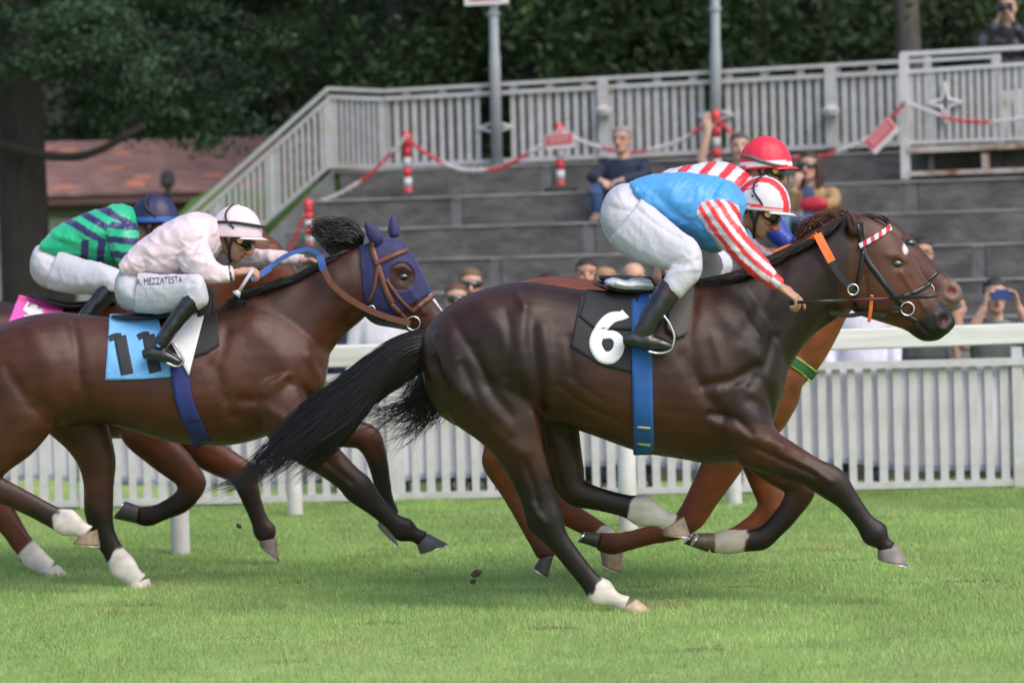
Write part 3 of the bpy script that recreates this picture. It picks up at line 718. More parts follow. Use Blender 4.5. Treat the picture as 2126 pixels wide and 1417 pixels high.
# undergrowth and far wood: one leafy mass
c_, r_ = [], []
for i in range(330):
    x = RNG.uniform(-200,2350); v = RNG.uniform(3.5,14) if x > 720 else RNG.uniform(15,19); b = SP(x,300,v); c_.append([b[0],b[1],(ZT if x > 680 else .3)+RNG.random()**1.5*2.2]); r_.append(RNG.uniform(.5,1.1))
for i in range(640):
    x = RNG.uniform(-1500,3100); v = RNG.uniform(15,20); b = SP(x,300,v); c_.append([b[0],b[1],RNG.uniform(.4,9.5)]); r_.append(RNG.uniform(.9,1.8))
V, F = leaf_mesh('u', c_, r_, 320000, .058, RNG, .8)
o = link('undergrowth', V, F, M_leaf, None, False, loc=ST(0,8,ZT)); tag(o, 'dark leafy undergrowth and far wood behind the railing', 'undergrowth', None, 'stuff')
# ================================================================ HORSES
M_coat = mat('horse_coat', attr=True, rough=.36, var=.36, vscale=9, bump=.22, bscale=260, stretch=(1,1,1.8), spec=.34, bump2=.08, b2scale=14, rvar=.12)
M_hair = mat('black_horsehair', (.008,.007,.007), .42, var=.3, vscale=20, spec=.5)
M_hairr = mat('chestnut_horsehair', (.10,.028,.012), .5, var=.3, vscale=20)
M_hoof = mat('hoof_horn', attr=True, rough=.55, var=.2, vscale=30, bump=.2, bscale=80)
M_steel = mat('bright_steel', (.6,.6,.6), .25, metal=1.)
M_eye = mat('dark_eye', (.006,.004,.003), .06, coat=1.)
M_leather = mat('brown_leather', (.13,.045,.025), .5, var=.2, vscale=30)
M_blackl = mat('black_leather', (.010,.010,.012), .32, var=.2, vscale=30)
M_orange = mat('orange_rubber', (.75,.16,.03), .55); M_bluerub = mat('blue_rubber', (.02,.085,.30), .55)
M_blackcl = mat('black_cloth', (.016,.016,.019), .75, var=.2, vscale=12, bump=.15, bscale=300)
M_whitecl = mat('white_cloth', (.72,.71,.74), .75, var=.05, vscale=9, bump=.1, bscale=200)
M_girth = mat('blue_girth_webbing', (.010,.085,.30), .7, var=.12, vscale=12, bump=.15, bscale=300)
M_girthn = mat('navy_girth_webbing', (.012,.022,.14), .7, var=.12, vscale=12, bump=.15, bscale=300)

def hoof(parent, Y0, lat, cf, ch, toe, heel, col=(.10,.085,.075), w=(.048,.062)):
    """coronet front, coronet heel, toe, ground heel in pixels"""
    s = Sculpt(Y0); mid = lambda a, b, f: (a[0]*(1-f)+b[0]*f, a[1]*(1-f)+b[1]*f)
    s.slab([(*cf, *ch, w[0]*.92, lat), (*mid(cf,toe,.12), *mid(ch,heel,.12), w[0]*1.04, lat), (*mid(cf,toe,.5), *mid(ch,heel,.5), (w[0]+w[1])/2, lat), (*toe, *heel, w[1], lat)], 24, 3, 2.3)
    V = np.array(s.V); t = np.linalg.norm(V-P(*mid(cf,ch,.5), Y0+lat), axis=1)
    c = np.array(col)*(1+.25*vnoise(V, 60, 2))[:,None]
    o = link('hoof', V, s.F, M_hoof, parent, True, c)
    s = Sculpt(Y0); dx, dy = (toe[0]-cf[0], toe[1]-cf[1]); ln = math.hypot(dx, dy)+1e-6; k = 3/ln
    s.slab([(*toe, *heel, w[1]*1.01, lat), (toe[0]+dx*k, toe[1]+dy*k, heel[0]+dx*k, heel[1]+dy*k, w[1]*1.01, lat)], 24, 1, 2.3)
    link('horseshoe', s.V, s.F, M_steel, o, False)
def eyeball(parent, bv, x, y, r=.021, sink=.010, name='eye'):
    p = cast([bv], x, y, -.012); r = .030
    if p is None: return
    s = Sculpt(); s.ball(p, (r*1.1, r*.78, r*.72), n=18); link(name, s.V, s.F, M_eye, parent, True)
    return p
def ear(s, base, tip, w, lat, dl=0.):
    (x0,y0),(x1,y1) = base, tip
    s.chain([(x0,y0,w*.85,.022,lat),(x0*.7+x1*.3,y0*.7+y1*.3,w,.022,lat+dl*.3),(x0*.35+x1*.65,y0*.35+y1*.65,w*.72,.016,lat+dl*.7),(x1,y1,2.0,.004,lat+dl)], 12, 4)
def horse(label, Y0, trunk, neck, head, legs, ears, colfn, strokes=(), extra=None, basepx=(1300,1270), voxel=.0085, lap=5, eye=(1861,548), dark=1.):
    b = P(*basepx, Y0); b[2] = 0
    t = thing('racehorse', b, label, 'horse')
    s = Sculpt(Y0)
    s.slab(trunk, 36, 5, 2.15); s.slab(neck, 30, 5); s.slab(head, 28, 5, 2.2)
    for lg in legs: s.chain(lg, 20, 4)
    for e in ears: ear(s, *e)
    if extra: extra(s)
    V, Q, N, px = s.finish(voxel, lap, strokes)
    globals()['LAT'] = V[:,1]-Y0
    c = colfn(px, V, N)
    ex, ey = eye; c = mixc(c, (.006,.005,.005), .9*np.exp(-(np.hypot((px[:,0]-ex)/17,(px[:,1]-ey)/11))**4))
    body = link('body', V, Q, M_coat, t, True, np.where(c.max(1)[:,None] > .3, c, c*np.array([.57,.48,.45])*dark))
    return t, V, Q, N, px, bvh_of(V, Q)
def mixc(c, col, w):
    w = np.clip(w, 0, 1)[:,None]; return c*(1-w)+np.array(col)*w
def along(px, a, b):                    # signed position along a->b in pixels
    a, b = np.array(a, float), np.array(b, float); d = (b-a)/np.linalg.norm(b-a); return (px-a)@d
def near_chain(px, lg, i0, i1, pad=10):
    A = np.array(lg)[i0:i1+1]; return (poly_dist(px, A[:, :2]) < A[:,2].max()+pad) & (LAT*np.sign(A[-1,4]) > .02)

# ---------------------------------------------------------------- number 6, dark bay in front
Y6 = .12
trunk6 = [(872,715,876,760,.05),(884,682,886,815,.13),(912,650,918,865,.20),(958,617,972,892,.25),(1015,597,1035,890,.275),(1085,585,1105,872,.275,0,.05),(1150,592,1160,880,.265,0,.12),(1230,603,1235,905,.28,0,.15),(1320,600,1328,938,.295,0,.12),(1400,588,1412,952,.285,0,.08),(1470,575,1490,965,.255,0,.1),(1540,575,1545,955,.225,0,.1),(1588,625,1578,930,.19,0,0),(1618,690,1602,885,.14),(1638,745,1622,828,.06)]
neck6 = [(1440,590,1530,915,.15),(1510,572,1585,880,.155),(1575,545,1616,815,.13),(1640,512,1652,742,.105),(1700,482,1692,694,.095),(1745,455,1738,662,.088),(1778,445,1768,640,.08)]
head6 = [(1752,452,1745,590,.062),(1790,445,1762,632,.080),(1822,456,1778,652,.090),(1852,476,1800,660,.096),(1880,508,1826,668,.090),(1905,548,1852,676,.076),(1928,588,1880,686,.064),(1950,618,1900,700,.060),(1970,643,1915,708,.060),(1982,660,1932,709,.052),(1984,676,1950,706,.030)]
L6 = {
 'nh': [(970,730,95,.13,-.12),(1012,815,98,.13,-.135),(1056,880,72,.10,-.15),(1077,930,52,.078,-.155),(1098,978,43,.060,-.155),(1118,1035,38,.048,-.15),(1132,1080,40,.046,-.15),(1156,1118,26,.034,-.15),(1188,1160,23,.028,-.15),(1226,1207,23,.028,-.15),(1248,1229,31,.041,-.15),(1276,1244,17,.032,-.15),(1300,1255,21,.036,-.15)],
 'fh': [(1040,760,85,.10,.10),(1110,840,75,.10,.12),(1155,900,50,.075,.14),(1168,950,42,.06,.14),(1180,995,37,.048,.14),(1198,1022,31,.042,.14),(1245,1036,25,.031,.14),(1300,1050,25,.030,.14),(1335,1060,34,.041,.14),(1372,1075,20,.034,.14),(1398,1088,24,.038,.14)],
 'nf': [(1520,800,70,.11,-.14),(1545,880,62,.105,-.155),(1580,930,50,.085,-.16),(1630,953,40,.062,-.16),(1685,980,33,.05,-.16),(1727,1003,36,.05,-.16),(1762,1040,25,.034,-.16),(1795,1083,22,.028,-.16),(1817,1108,30,.040,-.16),(1834,1128,17,.031,-.16),(1846,1140,21,.036,-.16)],
 'ff': [(1530,850,60,.09,.12),(1560,920,50,.08,.13),(1605,965,38,.058,.14),(1645,995,32,.05,.14),(1662,1018,32,.046,.14),(1640,1058,25,.034,.14),(1608,1095,23,.029,.14),(1580,1118,25,.032,.14),(1545,1122,24,.034,.14),(1512,1124,27,.037,.14),(1480,1126,20,.034,.14)]}
def col6(px, V, N):
    n1, n2 = vnoise(V, 4, 1), vnoise(V, 13, 2)
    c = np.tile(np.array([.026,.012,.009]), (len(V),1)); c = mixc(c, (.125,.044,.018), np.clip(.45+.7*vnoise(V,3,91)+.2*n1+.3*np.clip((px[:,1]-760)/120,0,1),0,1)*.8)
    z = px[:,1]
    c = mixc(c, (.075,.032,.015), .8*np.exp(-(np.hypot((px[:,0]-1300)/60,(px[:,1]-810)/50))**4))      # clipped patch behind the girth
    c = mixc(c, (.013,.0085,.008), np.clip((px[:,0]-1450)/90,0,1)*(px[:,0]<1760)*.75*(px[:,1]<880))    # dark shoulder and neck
    h = along(px,(1755,520),(1850,560)); c = mixc(c, (.15,.058,.026), np.clip(h/70,0,1)*(px[:,1]<735)*(px[:,0]>1740)*.9)
    c = mixc(c, (.012,.010,.010), np.clip(along(px,(1915,640),(1965,690))/22,0,1)*(px[:,0]>1850)*(px[:,1]<740))   # muzzle
    for lg, st in (('nh',930),('fh',950),('nf',930),('ff',980)):
        c = mixc(c, (.0085,.0075,.0075), np.clip((z-st)/90+.2*n2,0,1)*near_chain(px, L6[lg], 3, 12, 14)*.93)
    j = 6*n2+7*vnoise(V,45,5)
    c = mixc(c, (.55,.50,.45), ((along(px,(1242,1205),(1290,1245))+j)/5)*near_chain(px,L6['nh'],8,12))
    c = mixc(c, (.50,.46,.40), ((along(px,(1308,1050),(1390,1080))+j)/5)*near_chain(px,L6['fh'],6,10,14)*(px[:,0]>1290))
    c = mixc(c, (.42,.36,.29), ((along(px,(1552,1120),(1490,1124))+j)/5)*near_chain(px,L6['ff'],7,10)*(px[:,0]<1575)*(px[:,1]>1080))
    c = mixc(c, (.6,.55,.52), np.exp(-(np.hypot((px[:,0]-1880)/6,(px[:,1]-515)/13))**4)*1.2*(px[:,0]>1868))
    c = mixc(c, (.10,.022,.018), np.exp(-(np.hypot((px[:,0]-1962)/9,(px[:,1]-664)/9))**4))
    return c
st6 = [([(1102,660),(1104,720),(1116,790),(1124,860)],13,-.010),([(1092,640),(1084,700),(1096,770),(1106,810)],17,.010),([(1128,680),(1138,760),(1142,840)],14,.010),([(1075,610),(1088,640)],9,.010),([(1050,650),(1062,720),(1050,780)],10,-.007),([(905,700),(925,760),(960,820)],10,.010),([(940,660),(985,740),(1020,800)],8,-.006),([(1130,880),(1142,940),(1155,1010)],6,-.006),([(1108,1050),(1128,1085)],8,.008),([(1180,700),(1190,780)],10,-.005),([(1220,860),(1290,890)],10,.005),([(1605,700),(1585,760),(1560,800)],9,-.009),([(1545,650),(1575,700)],9,.008),([(1475,860),(1530,870),(1560,900)],8,-.010),([(1620,940),(1680,968),(1725,1000)],6,.007),([(1480,700),(1500,760),(1490,820)],12,.008),
 ([(1000,640),(1050,690),(1075,770)],22,.010),([(930,700),(960,800),(1030,880),(1080,940)],20,.014),([(900,750),(930,830),(990,890)],12,-.010),([(985,720),(1010,800),(1060,860)],12,-.009),
 ([(960,760),(1000,850),(1060,910)],11,-.008),([(1110,860),(1122,920),(1140,990)],10,.008),([(1085,950),(1110,1010),(1118,1060)],7,-.007),([(1140,900),(1180,905),(1230,915)],9,-.006),
 ([(1095,590),(1150,597),(1205,605)],9,.006),([(1440,620),(1430,700),(1450,780)],14,-.010),([(1500,640),(1560,720),(1600,790)],26,.014),([(1460,800),(1520,790),(1570,760)],11,-.012),
 ([(1420,740),(1450,800),(1500,860)],14,-.010),([(1560,830),(1600,860),(1625,890)],12,-.010),([(1490,880),(1560,905),(1620,930)],14,.010),([(1570,930),(1630,958),(1690,985)],5,-.006),([(1600,915),(1660,945)],9,.006),
 ([(1620,560),(1580,640),(1540,700)],18,-.010),([(1700,560),(1650,650),(1620,740)],22,.008),([(1735,640),(1690,700),(1650,790)],10,-.010),
 ([(1795,570),(1800,630),(1790,655)],7,-.006),([(1830,600),(1815,640),(1790,660)],16,.008),([(1870,565),(1900,610),(1920,640)],5,.007),([(1845,530),(1862,528),(1880,540)],6,.007),([(1862,548),(1863,549)],9,-.009),
 ([(1885,580),(1900,610)],10,-.004),([(1960,665),(1963,663)],9,-.020),([(1945,655),(1950,680),(1968,688)],5,.006),([(1905,668),(1925,690),(1950,700)],3,-.006),([(1200,640),(1215,800)],40,.004),
 ([(1160,800),(1230,850),(1300,880)],6,-.004),([(1180,780),(1250,830)],6,-.003),([(1770,470),(1760,440)],3,-.008)]
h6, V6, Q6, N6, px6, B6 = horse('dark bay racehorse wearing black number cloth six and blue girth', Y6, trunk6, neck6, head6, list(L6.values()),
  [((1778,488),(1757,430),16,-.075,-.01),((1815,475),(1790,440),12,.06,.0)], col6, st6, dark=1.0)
hoof(h6, Y6, -.15, (1322,1242),(1284,1266),(1352,1266),(1296,1276), (.36,.27,.18))
hoof(h6, Y6, .14, (1420,1072),(1375,1098),(1434,1112),(1376,1108), (.34,.25,.17))
hoof(h6, Y6, -.16, (1866,1132),(1822,1142),(1886,1174),(1822,1160), (.20,.17,.16))
hoof(h6, Y6, .14, (1484,1142),(1482,1106),(1436,1132),(1452,1106), (.10,.07,.05))
eyeball(h6, B6, 1861, 548, .020, .006)
strands('tail', [[(890,680,0),(850,690,.02),(790,720,.05),(700,790,.06),(620,850,.05),(555,930,.04),(490,998,.02),(415,1020,0)],
                 [(885,700,-.03),(840,710,-.05),(770,770,-.08),(690,850,-.10),(610,920,-.10),(540,985,-.09),(480,1008,-.08)],
                 [(880,720,-.05),(830,740,-.08),(760,830,-.10),(700,890,-.12),(640,935,-.12),(590,975,-.1)],
                 [(880,735,-.03),(850,760,-.04),(800,800,-.02),(740,870,0),(690,930,.02),(620,1000,.02)],
                 [(885,745,.0),(860,780,.02),(800,810,.05),(720,850,.08),(640,895,.08)]], 1500, .0019, .010, M_hair, h6, Y6, 22, 2, .012, .30, .022)
strands('tail', [[(882,740,.05),(880,790,.08),(850,830,.10),(780,850,.14),(715,862,.16)],[(884,760,.05),(890,810,.08),(880,850,.10),(840,890,.14),(800,915,.16)],[(886,770,.03),(905,830,.06),(915,855,.08),(870,880,.12),(815,905,.14)]], 320, .0018, .012, M_hair, h6, Y6, 16, 4, .02, .45, .05)
strands('mane', [[(1470,578,-.02),(1450,586,-.06),(1400,590,-.07)],[(1540,560,-.02),(1500,585,-.09),(1445,600,-.10)],[(1620,520,-.02),(1585,552,-.08),(1520,585,-.10)],[(1700,482,-.01),(1672,505,-.07),(1630,535,-.09)],[(1755,448,0),(1735,470,-.07),(1700,500,-.08)]], 520, .0028, .006, M_hair, h6, Y6, 9, 5, .006, .5)
strands('forelock', [[(1800,448,-.02),(1830,452,-.03),(1845,466,-.02)],[(1790,446,0),(1825,448,0),(1842,458,.02)]], 70, .0025, .006, M_hair, h6, Y6, 8, 6, .004)
# tack of number 6
BR = (B6,)
def num_strip(path, bv, parent, material, hw=None): ribbon('number', path, hw, bv, material, parent, n=44, nv=6, off=.0045, thick=.002, smooth=0)
for far in (False, True):
    o, bc = drape('number_cloth', [(1206,612),(1260,612),(1322,616)], [(1184,718),(1245,757),(1314,774)], 22, 20, BR, M_blackcl, h6, .007, .005, far, Y6)
    if not far:
        cl6 = o
        o2, bp2 = drape('saddle_pad', [(1218,600),(1270,604),(1330,612)], [(1203,655),(1232,680),(1312,684)], 18, 12, (bc,B6), M_blackcl, h6, .008, .006, False, Y6)
        num_strip([(1299,650,11),(1292,655,9),(1268,660,12),(1248,682,13),(1236,712,13),(1248,738,13),(1268,742,13),(1283,727,12),(1284,706,11),(1270,694,9),(1250,697,7)], (bp2,bc,B6), cl6, M_whitecl)
    ribbon('girth', [(1332,604),(1333,700),(1334,800),(1336,900),(1337,944)], 21, BR if far else (B6,bc), M_girth, h6, n=40, nv=7, off=.010, thick=.006, far=far, Y0=Y6)
for y in (887, 922):
    ribbon('girth_buckle', [(1322,y),(1351,y+3)], 2.5, BR, M_steel, h6, n=6, nv=2, off=.018, thick=.003, smooth=0)
M_greypad = mat('grey_suede', (.07,.065,.06), .8, var=.15, bump=.1, bscale=200)
drape('saddle_flap', [(1398,590),(1425,590),(1442,596)], [(1384,680),(1405,700),(1428,692)], 14, 14, BR, M_greypad, h6, .03, .02, False, Y6)
s = Sculpt(Y6); s.slab([(1226,584,1230,589,.10),(1260,594,1264,604,.12),(1310,600,1312,612,.13),(1360,594,1362,608,.11),(1400,578,1404,602,.09),(1430,572,1436,592,.06)], 20, 4, 2.6)
V, Q, N, px = s.finish(.007, 3); link('saddle', V, Q, M_blackl, h6, True)
s = Sculpt(Y6); s.slab([(1256,583,1260,595,.11),(1275,577,1280,600,.18),(1300,582,1300,604,.19),(1318,576,1322,604,.19),(1352,582,1354,602,.16)], 20, 4, 2.2)
V, Q, N, px = s.finish(.006, 2, (), .006, 45); link('saddle_cushion', V, Q, M_whitecl, h6, True)
# stirrup
s = MB(); A = catmull([P(x,y,Y6-.36) for x,y in ((1378,655),(1390,672),(1400,700),(1392,726),(1368,733),(1345,729))], 5); s.tube(A, .006, 8); s.build('stirrup', M_steel, h6, True)
strap('stirrup_leather', [(1352,612,-.30),(1362,640,-.33),(1377,657,-.36)], .011, .003, M_girth, h6, Y6)
# bridle
def bridle_strap(parent, bv, path, hw, m_, nm, off=.006, n=22, th=.004): return ribbon(nm, path, hw, bv, m_, parent, n=n, nv=3, off=off, thick=th, smooth=1)
BR6 = thing
o, _ = bridle_strap(h6, BR, [(1786,462),(1789,500),(1800,538),(1826,574),(1858,614),(1876,636)], 6, M_blackl, 'bridle')
M_brow = mat('red_white_browband', attr=True, rough=.6, var=.05)
def browcol(p):
    f = along(p,(1785,510),(1849,472)); k = (np.floor(f/7.2+ (p[:,1]-491)*.06) % 2)[:,None]; return np.where(k > .5, np.array([[.55,.60,.70]]), np.array([[.55,.02,.04]]))
ribbon('browband', [(1784,511),(1815,494),(1850,471)], 5.5, BR, M_brow, o, n=46, nv=5, off=.012, thick=.006, smooth=0, col=browcol)
bridle_strap(o, BR, [(1876,616),(1905,604),(1932,588)], 5, M_blackl, 'noseband')
bridle_strap(o, BR, [(1848,650),(1872,652),(1905,668)], 4, M_blackl, 'chin_strap', .01)
bridle_strap(o, BR, [(1792,520),(1785,570),(1775,620),(1790,650)], 4, M_blackl, 'throat_lash')
def ring(nm, x, y, R, parent, bv, Yl=None, th=.004, m_=M_steel):
    c = cast(bv, x, y, .012) if Yl is None else P(x, y, Yl)
    if c is None: c = P(x, y, Yl or Y6-.1)
    a = np.linspace(0, 2*math.pi, 21); mb = MB(); mb.tube([c+np.array([math.cos(q)*R,0,math.sin(q)*R]) for q in a], th, 8, cap=False); return mb.build(nm, m_, parent, True)
ring('bit_ring', 1884, 641, .030, o, BR); ring('rein_ring', 1771, 601, .024, o, BR, Y6-.14)
strap('rein', [(1697,486,-.10),(1711,513,-.12),(1727,543,-.13)], .019, .004, M_orange, o, Y6)
strap('rein', [(1727,543,-.13),(1742,570,-.135),(1770,600,-.14)], .014, .003, M_blackl, o, Y6)
strap('rein', [(1771,603,-.14),(1810,618,-.13),(1850,634,-.11),(1882,642,-.10)], .006, .003, M_blackl, o, Y6)
strap('rein', [(1697,486,-.10),(1670,505,-.05),(1650,512,0),(1605,545,.05)], .012, .003, M_orange, o, Y6)
strap('breast_strap', [(1722,648,-.10),(1760,655,-.06),(1800,650,-.07),(1840,655,-.08)], .010, .003, M_blackl, o, Y6)
strap('orange_loop', [(1810,612,-.105),(1808,640,-.11),(1804,668,-.09)], .008, .003, M_orange, o, Y6)

# ---------------------------------------------------------------- number 11, bay with blue hood
Y11 = 1.6
trunk11 = [(-50,715,-45,760,.05),(-35,690,-30,810,.14),(0,674,5,860,.22),(55,656,65,890,.27),(120,648,130,885,.28),(190,654,205,878,.265,0,.1),(260,662,268,892,.28,0,.14),(340,660,345,915,.295,0,.12),(410,650,420,925,.285,0,.08),(465,632,490,922,.26,0,.1),(530,620,555,905,.23,0,.1),(600,640,610,880,.20),(655,690,645,850,.15),(685,730,672,815,.07)]
neck11 = [(440,640,540,880,.15),(500,608,610,850,.155),(560,592,655,790,.13),(620,566,690,728,.105),(680,538,722,690,.095),(725,518,748,668,.088),(755,507,765,652,.08)]
head11 = [(742,520,738,610,.06),(775,498,752,640,.08),(805,495,768,656,.09),(832,500,785,666,.096),(855,528,808,672,.09),(874,562,830,680,.076),(892,600,852,690,.064),(910,630,872,703,.06),(928,656,886,712,.06),(938,675,902,714,.052),(942,690,918,712,.03)]
L11 = {
 'nh': [(40,740,95,.13,-.12),(45,830,92,.13,-.135),(20,900,66,.10,-.15),(-15,945,48,.075,-.155),(-45,985,38,.055,-.155),(-42,1012,33,.045,-.15),(0,1018,27,.034,-.15),(60,1046,24,.029,-.15),(115,1075,24,.029,-.15),(140,1084,30,.038,-.15),(168,1098,18,.030,-.15),(180,1108,22,.034,-.15)],
 'fh': [(90,770,80,.10,.10),(150,850,72,.10,.12),(182,910,50,.075,.14),(202,960,40,.058,.14),(205,1010,32,.046,.14),(205,1060,31,.042,.14),(215,1105,25,.032,.14),(236,1145,23,.029,.14),(255,1175,29,.038,.14),(278,1198,20,.034,.14),(290,1208,22,.036,.14)],
 'nf': [(560,790,62,.10,-.14),(590,860,58,.10,-.155),(630,915,46,.08,-.16),(680,955,36,.058,-.16),(722,992,30,.048,-.16),(745,1015,33,.047,-.16),(780,1050,23,.032,-.16),(815,1082,20,.027,-.16),(840,1100,27,.037,-.16),(862,1110,16,.030,-.16),(880,1120,20,.034,-.16)],
 'ff': [(590,820,58,.09,.12),(640,865,46,.08,.13),(690,890,37,.058,.14),(735,900,31,.05,.14),(765,912,30,.046,.14),(782,950,23,.034,.14),(793,1000,19,.028,.14),(800,1038,18,.027,.14),(806,1060,22,.031,.14),(803,1078,18,.028,.14),(800,1090,18,.03,.14)]}
def col11(px, V, N):
    n1, n2 = vnoise(V, 4, 11), vnoise(V, 13, 12)
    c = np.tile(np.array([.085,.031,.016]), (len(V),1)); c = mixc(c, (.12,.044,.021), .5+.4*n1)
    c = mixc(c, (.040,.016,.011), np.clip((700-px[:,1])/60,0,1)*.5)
    z = px[:,1]
    for lg, st in (('nh',1000),('fh',1010),('nf',930),('ff',900)):
        c = mixc(c, (.010,.008,.008), np.clip((z-st)/70+.2*n2,0,1)*near_chain(px, L11[lg], 3, 11, 14)*.93)
    c = mixc(c, (.14,.055,.022), np.clip((px[:,0]-205)/25,0,1)*(z>880)*(z<1000)*(px[:,0]<245)*.8)
    j = 6*n2+7*vnoise(V,45,5)
    c = mixc(c, (.55,.50,.48), ((along(px,(112,1075),(160,1095))+j)/5)*near_chain(px,L11['nh'],6,11))
    c = mixc(c, (.60,.56,.54), ((along(px,(240,1150),(280,1200))+j)/5)*near_chain(px,L11['fh'],6,10))
    bl = np.clip((along(px,(885,610),(925,660))+3)/5,0,1)*np.clip((along(px,(900,625),(917,611))+1)/3,0,1)*(px[:,0]>880)*(px[:,1]<672)
    c = mixc(c, (.66,.62,.60), bl)
    c = mixc(c, (.012,.010,.010), np.clip(along(px,(880,690),(905,700))/15,0,1)*(px[:,0]>860)*(px[:,1]>675)*(px[:,1]<740))
    return c
st11 = [([(150,670),(160,720),(165,790),(185,850)],12,-.012),([(60,680),(100,760),(110,850)],24,.010),([(10,760),(60,840),(110,880)],12,-.008),([(200,870),(250,885),(300,900)],10,-.006),
 ([(470,690),(450,760),(470,830)],14,-.010),([(530,680),(590,750),(640,800)],26,.014),([(500,830),(560,830),(600,800)],11,-.010),([(600,790),(650,830)],9,-.010),([(640,740),(665,790),(655,840)],10,.010),([(560,850),(620,890),(690,945)],10,.008),([(640,930),(690,968),(730,1000)],5,-.006),
 ([(640,590),(600,660),(560,720)],20,-.008),([(700,580),(660,660),(630,730)],22,.008),([(735,650),(700,690),(670,760)],10,-.010),([(745,530),(750,600),(755,640)],10,-.006),
 ([(834,575),(836,577)],10,-.009),([(820,556),(838,552),(852,562)],6,.007),([(850,600),(880,650)],5,.006),([(60,660),(130,655)],10,.006),([(440,760),(470,850),(520,890)],14,-.007)]
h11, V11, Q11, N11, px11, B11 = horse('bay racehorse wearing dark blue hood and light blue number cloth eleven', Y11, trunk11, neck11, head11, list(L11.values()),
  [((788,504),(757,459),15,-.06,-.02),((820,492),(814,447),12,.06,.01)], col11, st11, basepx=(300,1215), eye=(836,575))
hoof(h11, Y11, -.15, (202,1098),(165,1112),(208,1132),(152,1126), (.22,.15,.10)); hoof(h11, Y11, .14, (310,1200),(268,1212),(316,1219),(268,1220), (.55,.50,.45))
hoof(h11, Y11, -.16, (888,1106),(866,1132),(930,1128),(872,1148), (.07,.065,.07)); hoof(h11, Y11, .14, (812,1090),(786,1082),(828,1134),(784,1090), (.12,.10,.09))
eyeball(h11, B11, 836, 575, .020, .006)
M_hood = mat('blue_lycra_hood', (.015,.016,.085), .65, var=.1, vscale=8, sheen=.2, bump=.2, bscale=200, bump2=.2, b2scale=12)
hp = [(742,490),(746,455),(830,440),(836,500),(880,555),(904,606),(868,626),(830,652),(800,672),(762,660),(752,600)]
mk = inpoly(px11, hp) & ~(np.hypot((px11[:,0]-834)/25,(px11[:,1]-574)/27) < 1)
hood, Bh = shell('hood', V11, Q11, N11, mk, .005, M_hood, h11, sm=8)
R11 = (B11, Bh)
strands('mane', [[(470,625,-.02),(520,625,-.08),(490,650,-.10)],[(530,600,-.02),(500,612,-.08),(455,640,-.10)],[(600,580,-.02),(560,590,-.07),(500,615,-.09)],[(670,545,-.01),(630,570,-.06),(570,600,-.08)],[(740,512,0),(700,530,-.05),(640,560,-.07)]], 420, .003, .008, M_hair, h11, Y11, 9, 15, .008, .5)
strands('mane', [[(690,535,0),(670,505,0),(645,480,.02),(648,500,.03)],[(715,522,0),(700,480,0),(660,462,.02),(640,478,.0)],[(740,512,0),(735,478,0),(700,458,.02),(665,470,-.02)],[(750,510,0),(750,490,-.02),(730,470,-.02),(700,475,-.03)],[(735,515,-.02),(715,500,-.04),(680,500,-.05),(655,515,-.05)]], 460, .003, .014, M_hair, h11, Y11, 10, 16, .012, .4)
M_lbl = mat('light_blue_cloth', (.15,.40,.72), .75, var=.08, vscale=9, bump=.25, bscale=25, bump2=.6, b2scale=11)
for far in (False, True):
    o, bc = drape('number_cloth', [(228,652),(270,652),(328,655)], [(218,789),(290,787),(358,782)], 24, 24, (B11,), M_lbl, h11, .008, .004, far, Y11)
    if not far:
        M_num = mat('black_print', (.018,.02,.025), .7); bc11 = bc
        num_strip([(249,697,13),(254,725,13),(259,750,13),(264,776,13)], (bc,B11), o, M_num); num_strip([(226,703,6),(240,697,6),(252,696,5)], (bc,B11), o, M_num)
        num_strip([(308,694,13),(313,722,13),(318,750,13),(323,772,13)], (bc,B11), o, M_num); num_strip([(286,700,6),(298,694,6),(310,693,5)], (bc,B11), o, M_num)
    ribbon('girth', [(372,760),(380,820),(396,870),(422,924)], 18, (B11,) if far else (B11,bc), M_girthn, h11, n=34, nv=7, off=.010, thick=.006, far=far, Y0=Y11)
ribbon('girth_buckle', [(392,872),(414,870)], 2.5, (B11,), M_blackl, h11, n=6, nv=2, off=.018, thick=.003, smooth=0); ribbon('girth_buckle', [(412,918),(434,915)], 2.5, (B11,), M_blackl, h11, n=6, nv=2, off=.018, thick=.003, smooth=0)
drape('saddle_flap', [(418,596),(436,594),(447,602)], [(398,742),(430,732),(455,716)], 14, 18, (B11,), M_blackcl, h11, .012, .012, False, Y11)
drape('saddle_cloth', [(395,628),(412,628),(428,634)], [(352,704),(374,748),(392,780)], 16, 18, (B11,bc11), M_whitecl, h11, .020, .004, False, Y11)
s = Sculpt(Y11); s.slab([(232,652,236,660,.10),(270,652,274,664,.13),(330,650,332,664,.13),(390,640,394,660,.11),(430,622,436,645,.07)], 20, 4, 2.6)
V, Q, N, px = s.finish(.007, 3); link('saddle', V, Q, M_blackl, h11, True)
o, _ = bridle_strap(h11, R11, [(768,506),(777,530),(784,550),(800,600),(815,632)], 6, M_leather, 'bridle', .008)
bridle_strap(o, R11, [(778,548),(815,530),(849,517)], 5, M_leather, 'browband', .010)
bridle_strap(o, R11, [(784,552),(776,600),(764,628)], 3.5, M_leather, 'throat_lash', .008); bridle_strap(o, R11, [(802,580),(830,620),(856,646)], 3.5, M_leather, 'cheek_strap', .009)
bridle_strap(o, R11, [(856,648),(880,628),(902,612)], 5, M_leather, 'noseband', .009); bridle_strap(o, R11, [(812,632),(832,652),(846,668)], 5, M_leather, 'cheek_strap', .009)
ring('bit_ring', 858, 671, .034, o, R11); ring('rein_ring', 771, 642, .018, o, R11)
strap('rein', [(665,530,-.13),(668,546,-.14),(672,560,-.14)], .018, .004, M_bluerub, o, Y11)
